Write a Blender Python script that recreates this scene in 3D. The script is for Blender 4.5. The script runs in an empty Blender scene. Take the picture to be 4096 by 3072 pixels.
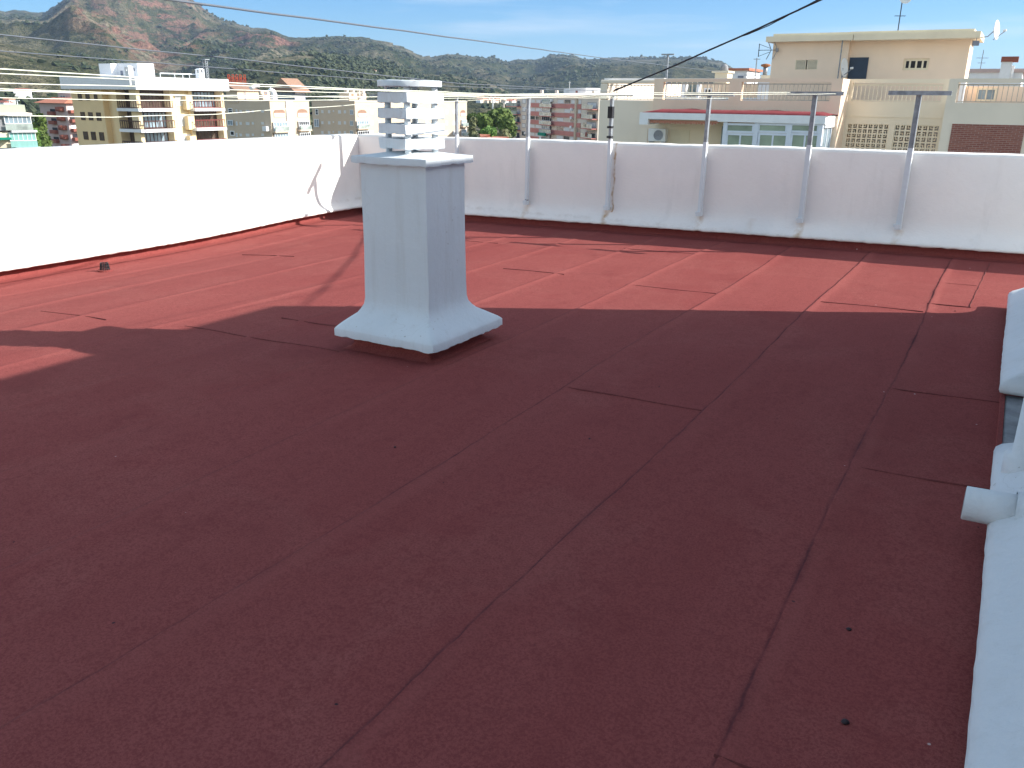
import bpy, math, random
import numpy as np
from mathutils import Vector, Matrix, noise as mn
random.seed(7); rng = np.random.default_rng(7)
sc = bpy.context.scene
COL = sc.collection
R = math.radians
# ------------------------------------------------------------------ camera (grid axes: Y runs along the roof seams, X across)
W, H, FPX = 4096, 3072, 3344.0
YAW, PITCH, ROLL, EYE = R(30.0), R(18.9), 0.0118, 1.65
_fw = Vector((-math.sin(YAW)*math.cos(PITCH), math.cos(YAW)*math.cos(PITCH), -math.sin(PITCH)))
_rt = Vector((math.cos(YAW), math.sin(YAW), 0)); _up = _rt.cross(_fw)
CR = _rt*math.cos(ROLL) + _up*math.sin(ROLL)
CU = -_rt*math.sin(ROLL) + _up*math.cos(ROLL)
CC = Vector((0, 0, EYE))
cam = bpy.data.cameras.new('camera'); camo = bpy.data.objects.new('camera', cam); COL.objects.link(camo)
m = Matrix((CR, CU, -_fw)).transposed().to_4x4(); m.translation = CC; camo.matrix_world = m
cam.sensor_width = 36; cam.lens = FPX/W*36; cam.clip_start = .05; cam.clip_end = 40000
sc.camera = camo
def ray(x, y): return CR*(x-W/2) - CU*(y-H/2) + _fw*FPX
def at(x, y, rng_):                       # world point seen at photo pixel (x, y), horizontal distance rng_
    r = ray(x, y); return CC + r*(rng_/math.hypot(r.x, r.y))
def on_x(x, y, X): r = ray(x, y); return CC + r*(X/r.x)
def on_y(x, y, Y): r = ray(x, y); return CC + r*(Y/r.y)
# ------------------------------------------------------------------ helpers
class MB:
    def __init__(s): s.v = []; s.f = []
    def quadbox(s, c8):
        n = len(s.v); s.v += [tuple(c) for c in c8]
        for f in ((0,3,2,1),(4,5,6,7),(0,1,5,4),(1,2,6,5),(2,3,7,6),(3,0,4,7)): s.f.append(tuple(n+i for i in f))
        return s
    def box(s, x0, x1, y0, y1, z0, z1):
        return s.quadbox([(x0,y0,z0),(x1,y0,z0),(x1,y1,z0),(x0,y1,z0),(x0,y0,z1),(x1,y0,z1),(x1,y1,z1),(x0,y1,z1)])
    def rbox(s, c, hx, hy, z0, z1, ang, top=1.0, jit=0):
        ca, sa = math.cos(ang), math.sin(ang); P = []
        for z, k in ((z0, 1), (z1, top)):
            for a, b in ((-hx,-hy),(hx,-hy),(hx,hy),(-hx,hy)):
                P.append((c[0]+(a*ca-b*sa)*k+random.uniform(-jit,jit), c[1]+(a*sa+b*ca)*k+random.uniform(-jit,jit), z+random.uniform(-jit,jit)))
        return s.quadbox(P)
    def tube(s, pts, r, n=8, r2=None, caps=True):
        pts = [Vector(p) for p in pts]; N = len(pts); rings = []
        for i, p in enumerate(pts):
            d = (pts[min(i+1,N-1)]-pts[max(i-1,0)]).normalized()
            a = d.cross(Vector((0,0,1)));
            if a.length < .1: a = d.cross(Vector((1,0,0)))
            a.normalize(); b = d.cross(a); rr = r if r2 is None else r+(r2-r)*i/(N-1)
            if isinstance(r, (list, tuple)): rr = r[i]
            k = len(s.v); rings.append(k)
            for j in range(n):
                t = 2*math.pi*j/n; s.v.append(tuple(p+a*math.cos(t)*rr+b*math.sin(t)*rr))
        for i in range(N-1):
            for j in range(n):
                a, b = rings[i], rings[i+1]; s.f.append((a+j, a+(j+1)%n, b+(j+1)%n, b+j))
        if caps: s.f.append(tuple(rings[0]+j for j in range(n))[::-1]); s.f.append(tuple(rings[-1]+j for j in range(n)))
        return s
    def grid(s, P, closed_u=False, closed_v=False):   # P[i][j] points
        n = len(s.v); a = len(P); b = len(P[0])
        for row in P: s.v += [tuple(p) for p in row]
        for i in range(a if closed_u else a-1):
            for j in range(b if closed_v else b-1):
                i2, j2 = (i+1) % a, (j+1) % b
                s.f.append((n+i*b+j, n+i*b+j2, n+i2*b+j2, n+i2*b+j))
        return s
    def sphere(s, c, r, n=10, sz=1):
        P = [[(c[0]+r*math.sin(t)*math.cos(p), c[1]+r*math.sin(t)*math.sin(p), c[2]+r*sz*math.cos(t)) for p in [2*math.pi*j/n for j in range(n)]] for t in [math.pi*(i+.02)/(n*.5+.04) for i in range(n//2+1)]]
        return s.grid(P, closed_v=True)
def obj(name, mb, mat, parent=None, smooth=False, root=None):
    me = bpy.data.meshes.new(name)
    o0 = Vector((0,0,0))
    if parent is not None:
        q = parent
        while q.parent: q = q.parent
        o0 = q.location
    me.from_pydata([(v[0]-o0.x, v[1]-o0.y, v[2]-o0.z) for v in mb.v], [], mb.f); me.update()
    if smooth: me.polygons.foreach_set('use_smooth', [True]*len(me.polygons))
    if mat: me.materials.append(mat)
    o = bpy.data.objects.new(name, me); COL.objects.link(o); o.parent = parent
    return o
def tag(o, label, cat, group=None):
    o['label'] = label; o['category'] = cat
    if group: o['group'] = group
    return o
def thing(name, label, cat, loc=(0,0,0), group=None):
    o = bpy.data.objects.new(name, None); COL.objects.link(o); o.location = loc; o.empty_display_size = .2
    return tag(o, label, cat, group)
def struct(name, mb, mat, smooth=False):
    o = obj(name, mb, mat, None, smooth); o['kind'] = 'structure'; return o
def copy_tree(o, parent=None):
    c = o.copy(); COL.objects.link(c); c.parent = parent
    for ch in list(o.children): copy_tree(ch, c)
    return c
def bevel(o, w=.01, seg=2):
    b = o.modifiers.new('bevel', 'BEVEL'); b.width = w; b.segments = seg; b.limit_method = 'ANGLE'; return o
# ------------------------------------------------------------------ materials
def lin(c):
    return tuple((x/12.92 if x <= .04045 else ((x+.055)/1.055)**2.4) for x in [v/255 for v in c]) + (1,)
class NT:
    def __init__(s, name):
        s.m = bpy.data.materials.new(name); s.m.use_nodes = True; s.t = s.m.node_tree
        s.b = s.t.nodes['Principled BSDF']; s.b.inputs['Specular IOR Level'].default_value = .3
    def n(s, typ, **kw):
        o = s.t.nodes.new(typ)
        for k, v in kw.items(): setattr(o, k, v)
        return o
    def l(s, a, b): s.t.links.new(a, b)
    def coord(s, kind='Object'): return s.n('ShaderNodeTexCoord').outputs[kind]
    def noise(s, scale, detail=3, rough=.55, vec=None, stretch=None):
        o = s.n('ShaderNodeTexNoise'); o.inputs['Scale'].default_value = scale; o.inputs['Detail'].default_value = detail; o.inputs['Roughness'].default_value = rough
        v = vec or s.coord()
        if stretch:
            mp = s.n('ShaderNodeMapping'); mp.inputs['Scale'].default_value = stretch; s.l(v, mp.inputs[0]); v = mp.outputs[0]
        s.l(v, o.inputs['Vector']); return o.outputs['Fac']
    def ramp(s, fac, stops):
        o = s.n('ShaderNodeValToRGB'); e = o.color_ramp.elements
        while len(e) < len(stops): e.new(.5)
        for el, (p, c) in zip(e, stops): el.position = p; el.color = c if len(c) == 4 else (*c, 1)
        s.l(fac, o.inputs[0]); return o.outputs[0]
    def math(s, op, a, b=None, c=None, clamp=False):
        o = s.n('ShaderNodeMath', operation=op, use_clamp=clamp)
        for i, v in enumerate((a, b, c)):
            if v is None: continue
            if isinstance(v, (int, float)): o.inputs[i].default_value = v
            else: s.l(v, o.inputs[i])
        return o.outputs[0]
    def mix(s, f, a, b):
        o = s.n('ShaderNodeMix', data_type='RGBA')
        for i, v in ((0, f), (6, a), (7, b)):
            if isinstance(v, (int, float)): o.inputs[i].default_value = v
            elif isinstance(v, tuple): o.inputs[i].default_value = v if len(v) == 4 else (*v, 1)
            else: s.l(v, o.inputs[i])
        return o.outputs[2]
    def bump(s, h, strength=.3, dist=.01):
        o = s.n('ShaderNodeBump'); o.inputs['Strength'].default_value = strength; o.inputs['Distance'].default_value = dist
        s.l(h, o.inputs['Height']); s.l(o.outputs[0], s.b.inputs['Normal'])
    def out(s, col, rough=.8):
        if isinstance(col, tuple): s.b.inputs['Base Color'].default_value = col if len(col) == 4 else (*col, 1)
        else: s.l(col, s.b.inputs['Base Color'])
        s.b.inputs['Roughness'].default_value = rough; return s.m
def plain(name, c, rough=.8, var=.12, scale=3, bump=.2, bscale=40, bdist=.004, metal=0, stretch=None):
    t = NT(name); c = tuple(c)
    f = t.noise(scale, 4, .6, stretch=stretch)
    d = tuple(x*(1-var) for x in c); u = tuple(min(1, x*(1+var*.6)) for x in c)
    col = t.ramp(f, [(.3, d), (.7, u)])
    if bump: t.bump(t.noise(bscale, 4), bump, bdist)
    t.b.inputs['Metallic'].default_value = metal
    return t.out(col, rough)
M = {}
def white_paint(name, base=(.71,.755,.785), stains=.5, bd=.006):
    t = NT(name)
    f = t.noise(2.2, 5, .65); col = t.ramp(f, [(.3, tuple(x*.93 for x in base)), (.7, base)])
    sp = t.ramp(t.noise(38, 2, .5), [(.27, (1,1,1)), (.31, (0,0,0))])       # little dirt specks
    mask = t.ramp(t.noise(1.3, 3), [(.5, (0,0,0)), (.62, (1,1,1))])
    k = t.math('MULTIPLY', sp, mask); k = t.math('MULTIPLY', k, stains)
    col = t.mix(k, col, (.25,.22,.18,1))
    sk_ = t.noise(1.0, 5, .7, stretch=(13, 13, .9)); col = t.mix(t.ramp(sk_, [(.52, (0,)*3), (.75, (.35,)*3)]), col, (.52,.52,.50,1))
    cr = t.n('ShaderNodeTexVoronoi', feature='DISTANCE_TO_EDGE'); cr.inputs['Scale'].default_value = 2.3; cn = t.n('ShaderNodeMix', data_type='RGBA'); cn.inputs[0].default_value = .25; t.l(t.coord(), cn.inputs[6]); cq = t.n('ShaderNodeTexNoise'); cq.inputs['Scale'].default_value = 6; t.l(t.coord(), cq.inputs['Vector']); t.l(cq.outputs['Color'], cn.inputs[7]); t.l(cn.outputs[2], cr.inputs['Vector'])
    ck = t.math('MULTIPLY', t.ramp(cr.outputs[0], [(.0, (.22,)*3), (.005, (0,)*3)]), t.ramp(t.noise(2.1, 2), [(.52, (0,)*3), (.6, (1,)*3)])); col = t.mix(ck, col, (.35,.33,.30,1))
    n1 = t.math('ADD', t.math('MULTIPLY', t.noise(4, 4, .5), 2.0), t.noise(26, 6, .65)); t.bump(n1, .45, bd)
    return t.out(col, .75)
M['white'] = white_paint('white_paint'); M['rough_white'] = white_paint('rough_white_paint', (.67,.69,.71), .8, .014)
def parapet_mat():
    t = NT('parapet_paint'); base = (.86,.825,.79)
    f = t.noise(.9, 5, .7); col = t.ramp(f, [(.3, (.80,.765,.73)), (.7, base)])
    st = t.noise(1.6, 5, .7, stretch=(3, 3, .5)); col = t.mix(t.ramp(st, [(.56, (0,0,0)), (.78, (.4,.4,.4))]), col, (.64,.61,.57,1))
    sep = t.n('ShaderNodeSeparateXYZ'); t.l(t.n('ShaderNodeNewGeometry').outputs['Position'], sep.inputs[0])
    # rust streaks under the post brackets
    for px, a in ((-4.435, 1.0), (-4.50, .9), (-3.24, .8), (-2.03, .95), (-.98, .5), (-5.70, .35), (-2.6, .25)):
        wob = t.math('MULTIPLY', t.math('SUBTRACT', t.noise(5, 3), .5), .12)
        d = t.math('ABSOLUTE', t.math('SUBTRACT', t.math('ADD', sep.outputs[0], wob), px))
        w = .06 if a < 1 else .022
        g = t.math('SUBTRACT', 1, t.math('DIVIDE', d, w), clamp=True)
        lo, hi = (.02, .31) if a != 1.0 else (.25, 1.13)
        zz = t.math('MULTIPLY', t.math('GREATER_THAN', sep.outputs[2], lo), t.math('LESS_THAN', sep.outputs[2], hi))
        g = t.math('MULTIPLY', t.math('MULTIPLY', g, zz), t.math('MULTIPLY', t.ramp(t.noise(9, 4), [(.35, (0,0,0)), (.6, (1,1,1))]), a))
        col = t.mix(g, col, (.46,.27,.10,1))
    dr = t.math('SUBTRACT', 1, t.math('DIVIDE', t.math('ABSOLUTE', t.math('SUBTRACT', sep.outputs[2], .16)), .035), clamp=True); dr = t.math('MULTIPLY', dr, t.ramp(t.noise(7, 5, .7), [(.45, (0,0,0)), (.68, (.4,.4,.4))])); col = t.mix(dr, col, (.42,.34,.26,1))
    sm = t.math('MULTIPLY', t.ramp(t.noise(1.1, 4), [(.5, (0,0,0)), (.7, (.35,.35,.35))]), 1); col = t.mix(sm, col, (.66,.66,.66,1))
    t.bump(t.math('ADD', t.math('MULTIPLY', t.noise(3.5, 4, .5), 2.5), t.noise(22, 5, .6)), .4, .008); return t.out(col, .8)
M['parapet'] = parapet_mat()
SEAMS = [-.40-.83*k for k in range(10)]
CROSS = [(-2.06,-1.23,4.17),(-5.2,-3.72,4.05),(-.40,.2,5.1),(-.40,.2,3.82),(-.42,-.1,8.6),(-.42,-.1,7.62),(-2.89,-2.06,7.1),(-4.3,-3.62,7.25),(-6.7,-5.9,3.85),(-4.75,-4.1,4.6),(-7.56,-6.77,6.8),(-1.2,-.42,7.25),(-.40,.2,1.75),(-3.72,-2.9,9.0),(-6.0,-5.2,8.6)]
def membrane_mat():
    t = NT('red_bitumen_membrane'); co = t.coord()
    big = t.noise(.7, 4, .6, co); mid = t.noise(6, 5, .65, co, (1, .5, 1)); fine = t.noise(420, 2, .6, co); fin2 = t.noise(110, 3, .7, co)
    c = t.ramp(big, [(.3, (.285,.071,.064)), (.7, (.318,.085,.076))])
    c = t.mix(t.ramp(mid, [(.3, (.0,)*3), (.8, (.35,)*3)]), c, (.235,.056,.050,1))
    roll = t.noise(1.1, 5, .7, co, (1.6, .18, 1)); c = t.mix(t.ramp(roll, [(.45, (0,)*3), (.75, (.55,)*3)]), c, (.345,.105,.092,1))
    pud = t.noise(.45, 6, .6, co); c = t.mix(t.ramp(pud, [(.50, (0,)*3), (.535, (.30,)*3), (.56, (.10,)*3), (.7, (.2,)*3)]), c, (.36,.125,.105,1))
    drk = t.noise(1.7, 6, .7, co); c = t.mix(t.ramp(drk, [(.56, (0,)*3), (.75, (.45,)*3)]), c, (.17,.036,.036,1))
    mot = t.noise(24, 4, .75, co); c = t.mix(t.ramp(mot, [(.36, (.35,)*3), (.50, (0,)*3)]), c, (.19,.044,.042,1)); c = t.mix(t.ramp(mot, [(.60, (0,)*3), (.75, (.2,)*3)]), c, (.34,.10,.085,1))
    c = t.mix(t.ramp(fine, [(.35, (.45,)*3), (.62, (0,)*3)]), c, (.12,.030,.030,1))
    c = t.mix(t.ramp(fin2, [(.40, (.6,)*3), (.55, (0,)*3)]), c, (.17,.038,.036,1))
    c = t.mix(t.ramp(fine, [(.62, (0,)*3), (.8, (.35,)*3)]), c, (.42,.14,.12,1))
    # pale scuffs and dust marks
    sc_ = t.math('MULTIPLY', t.ramp(t.noise(2.2, 5, .7, co, (1, .35, 1)), [(.6, (0,)*3), (.8, (.5,)*3)]), t.ramp(t.noise(45, 4, .7, co), [(.45, (0,)*3), (.7, (1,)*3)]))
    c = t.mix(sc_, c, (.38,.14,.12,1))
    spk = t.ramp(t.noise(30, 1, .4, co), [(.165, (1,)*3), (.175, (0,)*3)]); c = t.mix(spk, c, (.05,.03,.035,1))
    spw = t.ramp(t.noise(22, 1, .4, co), [(.845, (0,)*3), (.86, (.7,)*3)]); c = t.mix(spw, c, (.6,.5,.46,1))
    lp_ = t.n('ShaderNodeAttribute', attribute_name='lap'); c = t.mix(t.math('MULTIPLY', lp_.outputs['Fac'], .22), c, (.37,.115,.10,1))
    at_ = t.n('ShaderNodeAttribute', attribute_name='seam'); bleed = t.math('MULTIPLY', at_.outputs['Fac'], t.ramp(t.noise(14, 4, .7, co), [(.3, (.55,)*3), (.62, (1,)*3)]))
    t.b.inputs['Specular IOR Level'].default_value = .06
    c = t.mix(bleed, c, (.055,.018,.024,1))
    h = t.math('ADD', t.math('MULTIPLY', fine, .35), t.math('MULTIPLY', t.noise(1.8, 4, .5, co), 1.2))
    t.bump(h, .3, .003); return t.out(c, .92)
M['membrane'] = membrane_mat()
M['galv'] = plain('galvanised_steel', (.30,.32,.35), .55, .35, 12, .1, 60, .001, .6)
M['wire'] = plain('white_cord', (.85,.86,.72), .5, .1, 30, 0)
M['greywire'] = plain('grey_cable', (.12,.14,.17), .6, .1, 20, 0)
M['black'] = plain('black_rubber', (.02,.02,.025), .6, .1, 20, 0)
M['concrete'] = plain('grey_cement', (.30,.30,.31), .9, .3, 9, .5, 40, .004)
M['cream'] = plain('cream_render', (.80,.70,.53), .85, .08, 1.2)
def P(n, c, **k): M[n] = plain(n, c, **k)
P('beige_wall', (.88,.69,.53), var=.07, scale=.6); P('green_beige_wall', (.86,.74,.61), var=.06, scale=.6)
P('yellow_beige_wall', (.86,.73,.56), var=.06, scale=.6); P('white_render', (.82,.82,.84), var=.05)
P('blue_white', (.68,.72,.80), var=.06, rough=.5); P('dark_red_roof', (.26,.045,.05), var=.2, scale=2)
P('ochre_wall', (.82,.61,.35), var=.06, scale=.4); P('pale_yellow', (.78,.63,.40), var=.06, scale=.5)
P('brown_metal', (.075,.035,.03), var=.2, rough=.5); P('maroon_metal', (.20,.05,.045), var=.2, rough=.5)
P('dark_blue_door', (.035,.055,.09), var=.15, rough=.5); P('sand_wall', (.62,.50,.38), var=.06, scale=.3)
P('mauve_wall', (.55,.42,.40), var=.1, scale=.3); P('salmon', (.55,.22,.19), var=.1, scale=.3)
P('terracotta', (.50,.19,.12), var=.25, scale=3); P('pink_cream', (.70,.61,.52), var=.06, scale=.3)
P('green_awning', (.0,.22,.15), var=.1); P('teal_blind', (.26,.50,.47), var=.12, scale=2, stretch=(6,6,.3))
P('pale_green', (.42,.45,.36), var=.06); P('red_brown', (.30,.10,.07), var=.2)
P('tile_brown', (.33,.20,.14), var=.25, scale=4); P('shutter', (.70,.70,.70), var=.05); P('pale_frame', (.80,.82,.85), var=.05)
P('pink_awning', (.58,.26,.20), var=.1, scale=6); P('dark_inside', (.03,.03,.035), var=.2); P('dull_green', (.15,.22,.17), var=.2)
P('dish', (.75,.75,.74), var=.05, rough=.5); P('slate', (.22,.24,.30), var=.15); P('rust', (.35,.14,.06), var=.3, scale=30)
def glass(name, c, rough=.12):
    t = NT(name); col = t.ramp(t.noise(.8, 3), [(.3, tuple(x*.6 for x in c)), (.7, tuple(min(1, x*1.3) for x in c))])
    t.b.inputs['Specular IOR Level'].default_value = .6; t.bump(t.noise(1.3, 2), .06, .02); return t.out(col, rough)
M['glass'] = glass('window_glass', (.05,.06,.07)); M['green_glass'] = glass('green_blind_glass', (.30,.36,.28)); M['sky_glass'] = glass('pale_glass', (.28,.36,.42))
M['brown_glass'] = glass('brown_glass', (.10,.075,.06)); M['balcony_glass'] = glass('balcony_glass', (.38,.44,.41))
def brick():
    t = NT('red_brick'); b = t.n('ShaderNodeTexBrick'); b.inputs['Scale'].default_value = 1
    co = t.coord(); sp = t.n('ShaderNodeSeparateXYZ'); t.l(co, sp.inputs[0]); cb = t.n('ShaderNodeCombineXYZ'); t.l(sp.outputs[0], cb.inputs[0]); t.l(sp.outputs[2], cb.inputs[1])
    t.l(cb.outputs[0], b.inputs['Vector']); b.inputs['Color1'].default_value = (.36,.13,.10,1); b.inputs['Color2'].default_value = (.26,.085,.07,1); b.inputs['Mortar'].default_value = (.42,.30,.25,1)
    b.inputs['Brick Width'].default_value = .26; b.inputs['Row Height'].default_value = .075; b.inputs['Mortar Size'].default_value = .01
    n = t.noise(3, 4); return t.out(t.mix(t.math('MULTIPLY', n, .5), b.outputs[0], (.22,.08,.06,1)), .9)
M['brick'] = brick()
def leafmat(name, a, b, scale=.35):
    t = NT(name); oi = t.n('ShaderNodeAttribute', attribute_name='tint')
    c = t.mix(oi.outputs['Fac'], (*a, 1), (*b, 1)); n = t.noise(scale, 3); c = t.mix(t.ramp(n, [(.4, (0,)*3), (.7, (.6,)*3)]), c, (*b, 1))
    return t.out(c, .7)
M['pine'] = leafmat('pine_foliage', (.045,.085,.018), (.125,.175,.035)); M['gum'] = leafmat('olive_foliage', (.10,.115,.05), (.20,.21,.10)); M['bright'] = leafmat('bright_foliage', (.06,.13,.025), (.13,.23,.045))
P('bark', (.12,.08,.05), var=.3)
# ------------------------------------------------------------------ the membrane roof
def sst(a, b, x): t = min(1, max(0, (x-a)/(b-a))); return t*t*(3-2*t)
def zg(x, y):
    z = .077 + .0172*x
    k = sst(-6.0, -8.4, x)*(1-sst(6.5, 9.6, y))
    return z - .085*k
def seamx(k, y): return SEAMS[k] + .012*math.sin(y*1.3+k*2.1) + .008*mn.noise(Vector((y*3.1, k*5.3, 0))) + .004*mn.noise(Vector((y*11, k*5.3, 0)))
def roof_surface():
    xs = sorted(set([round(-8.67+.06*i, 4) for i in range(158)] + [round(s+d, 4) for s in SEAMS for d in (-.045,-.03,-.02,-.012,-.006,0,.006,.012,.02,.03,.045)]))
    xs = [x for x in xs if -8.67 <= x <= .40]
    ys = [-3.2 + .06*i for i in range(224)] + [10.2]
    mb = MB(); P_ = []; seam = []; lap = []
    for y in ys:
        row = []
        for x in xs:
            z = zg(x, y); s = 0
            k = round((-.40-x)/.83); k = max(0, min(9, k)); d = x - (seamx(k, y))
            # an overlap: the sheet on the right lies over the sheet on the left
            st = .0065*(1-sst(0, .08, d)) if d > 0 else 0
            if d > -.004: z += st*sst(-.004, .004, d)
            s = max(0, 1-abs(d+.002)/.0085) * ((.98 if k else .9)+.6*mn.noise(Vector((y*.9, k*3.3, 1)))+.5*mn.noise(Vector((y*7, k*1.3, 5)))) + (.9 if k == 0 else .45)*max(0, 1-abs(d-.0)/(.03+.02*mn.noise(Vector((y*3, k, 9)))))*max(0, mn.noise(Vector((y*2.3, k*7.7, 4)))-.02)
            for x0, x1, yc in CROSS:
                if x0-.02 < x < x1+.02:
                    dy = y - (yc + .03*(x-x0) + .01*math.sin(x*6))
                    if 0 < dy < .10: z += .003*(1-dy/.10)
            z += .0035*mn.noise(Vector((x*1.6, y*1.1, 2.2))) + .0015*mn.noise(Vector((x*5, y*4, 7)))
            row.append((x, y, z)); seam.append(min(1, max(0, s))); lap.append(max(0, sst(.004,.02,d)*(1-sst(.05,.075,d))*(.6+.6*mn.noise(Vector((y*1.1,k*2.2,6))))) + .5*max(0, sst(-.07,-.03,d)*(1-sst(-.02,-.008,d)))*-0)
        P_.append(row)
    mb.grid([r[::-1] for r in P_])
    seam = [s for i in range(len(ys)) for s in seam[i*len(xs):(i+1)*len(xs)][::-1]]
    o = struct('roof_membrane', mb, M['membrane'], True)
    lap = [s for i in range(len(ys)) for s in lap[i*len(xs):(i+1)*len(xs)][::-1]]
    a = o.data.attributes.new('seam', 'FLOAT', 'POINT'); a.data.foreach_set('value', seam)
    a = o.data.attributes.new('lap', 'FLOAT', 'POINT'); a.data.foreach_set('value', lap)
    return o
roof_surface()
# cross joints as thin bitumen beads lying on the sheet
for x0, x1, yc in CROSS:
    mb = MB(); n = max(4, int((x1-x0)/.05)); A = []; B = []
    for i in range(n+1):
        x = x0+(x1-x0)*i/n; y = yc+.03*(x-x0)+.01*math.sin(x*6); w = .0014*(.4+random.random())
        A.append((x, y-w, zg(x, y)+.004)); B.append((x, y+w, zg(x, y)+.0065))
    mb.grid([[(p[0], p[1]-.003, p[2]-.006) for p in A], A, B, [(p[0], p[1]+.003, p[2]-.006) for p in B]])
    M.setdefault('bitumen', plain('bitumen_bead', (.15,.036,.035), .9, .3, 30, 0))
    o = struct('membrane_joint', mb, M['bitumen'])
M['tar'] = plain('tar', (.03,.018,.022), .7, .3, 30, .3, 60, .003)
for fx_, fy_, r_, lb in ((3380,2890,.011,'larger black tar blob on the membrane near the bottom right'),(3396,2520,.008,'small black tar speck above the larger blob at the right'),(1580,1790,.006,'tiny dark speck on the shaded membrane below the chimney'),(3820,1245,.006,'tiny dark speck by the right edge of the sunlit strip')):
    r0 = ray(fx_, fy_); p_ = CC + r0*((.07-EYE)/r0.z); p_ = CC + r0*((zg(p_.x, p_.y)-EYE)/r0.z); mb = MB().sphere((p_.x, p_.y, p_.z+.003), r_, 10, .5)
    mb.v = [(x+.003*mn.noise(Vector((x*200, y*200, z*90))), y+.003*mn.noise(Vector((x*170, y*150, 3))), z) for x, y, z in mb.v]; tag(obj('tar_blob', mb, M['tar'], None, True), lb, 'tar spot')
pts_ = [(-.035+(-.11+.035)*k/40+.010*mn.noise(Vector((k*.37, 2, 2))), 9.95-2.3*k/40) for k in range(41)]
mb = MB().grid([[(x-.004, y, zg(x, y)-.003) for x, y in pts_], [(x-.0015, y, zg(x, y)+.006) for x, y in pts_], [(x+.0015, y, zg(x, y)+.006) for x, y in pts_], [(x+.004, y, zg(x, y)-.003) for x, y in pts_]][::-1]); struct('membrane_joint', mb, M['bitumen'])
# parapet walls with a flared cove
def sweep(path, normals, prof, jit=.004, zf=None, close=False, step=.05, wa=.006):
    """path: list of xy corners; normals: outward dir per segment; prof: (out, z)"""
    mb = MB(); rows = []
    n = len(path); segs = [(path[i], path[(i+1) % n]) for i in range(n if close else n-1)]
    pts = []
    for i, (a, b) in enumerate(segs):
        L = math.hypot(b[0]-a[0], b[1]-a[1]); k = max(1, int(L/step)); N = normals[i]
        Np = normals[i-1] if (i > 0 or close) else N
        for j in range(k):
            t = j/k; p = (a[0]+(b[0]-a[0])*t, a[1]+(b[1]-a[1])*t)
            nn = (N[0]+Np[0], N[1]+Np[1]) if (j == 0 and Np != N) else N
            pts.append((p, nn))
    if not close: pts.append((segs[-1][1], normals[-1]))
    for (p, nn) in pts:
        row = []; zb = zf(*p) if zf else 0
        for i, (o, z) in enumerate(prof):
            q = mn.noise(Vector((p[0]*23, p[1]*23, i*.9)))*jit*(1 if z < .2 else .35); q2 = mn.noise(Vector((p[0]*17+9, p[1]*17, i*.7)))*jit*(1.6 if z < .14 else .3)
            w = mn.noise(Vector((p[0]*1.3, p[1]*1.3, 3)))*wa
            row.append((p[0]+nn[0]*(o+q+w), p[1]+nn[1]*(o+q+w), zb*(1 if z < .5 else 0)+z+q2))
        rows.append(row)
    mb.grid(rows, closed_u=close); return mb
XW, YW = -8.67, 10.25
def wtop(p): return 1.085 + .004*math.sin(p*2) + (.0065*(p-XW) if p > XW else 0)
# left wall (x = XW), right face looks +X
t = thing('parapet_wall', 'sunlit white parapet wall running along the roof edge', 'wall', (XW, 4, 0))
pl = [(XW, YW), (XW, -3.2)]
prof = [(-.20,-.4),(-.20,1.095),(-.19,1.105),(-.02,1.098),(-.002,1.085),(0,.9),(0,.5),(.004,.36),(.018,.28),(.045,.215),(.085,.17),(.125,.145),(.15,.128),(.157,.112),(.15,.098),(.12,.10),(.03,.13)]
mb = sweep(pl, [(1,0)], prof, .005, lambda x, y: zg(-8.5, y)*.95)
obj('wall', mb, M['parapet'], t, True)
mb = sweep([(XW+.035, YW-.04), (XW+.035, -3.2)], [(1,0)], [(0,.14),(.012,.10),(.02,.03),(.04,.008),(.16,.004)], .003, lambda x, y: zg(-8.5, y))
obj('membrane_upstand', mb, M['membrane'], t, True)
t = thing('parapet_wall', 'white parapet wall in shade with clothesline posts along it', 'wall', (-4, YW, 0))
class _W: pass
def far_rows():
    mb = MB(); rows = []; n = 210
    for i in range(n+1):
        x = XW + (4.2-XW)*i/n; zt = wtop(x); zb = zg(min(x, .4), 9.9)
        w = mn.noise(Vector((x*1.3, 4, 3)))*.006; row = []
        for j, (o, z) in enumerate([(-.20,-.4),(-.20,zt+.008),(-.19,zt+.016),(-.03,zt+.012),(-.006,zt),(0,zt-.03),(0,.7),(0,.45),(.004,zb+.33),(.02,zb+.27),(.045,zb+.225),(.08,zb+.185),(.115,zb+.15),(.135,zb+.128),(.14,zb+.112),(.135,zb+.098),(.10,zb+.10),(.0,zb+.12)]):
            q = mn.noise(Vector((x*19, j*.8, 2)))*(.006 if j > 11 else .002); q2 = mn.noise(Vector((x*21, j*.5, 8)))*(.008 if j > 12 else .002)
            if 2 <= j <= 4: q2 += mn.noise(Vector((x*4, 1, 8)))*.007
            row.append((x, YW-(o+q+w), z+q2))
        rows.append(row)
    mb.grid([r[::-1] for r in rows]); return mb
obj('wall', far_rows(), M['parapet'], t, True)
mb = sweep([(XW, YW-.03), (4.2, YW-.03)], [(0,-1)], [(0,.14),(.012,.10),(.02,.03),(.045,.006),(.14,.004)], .003, lambda x, y: zg(min(x,.4), 9.9))
obj('membrane_upstand', mb, M['membrane'], t, True)
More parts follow.
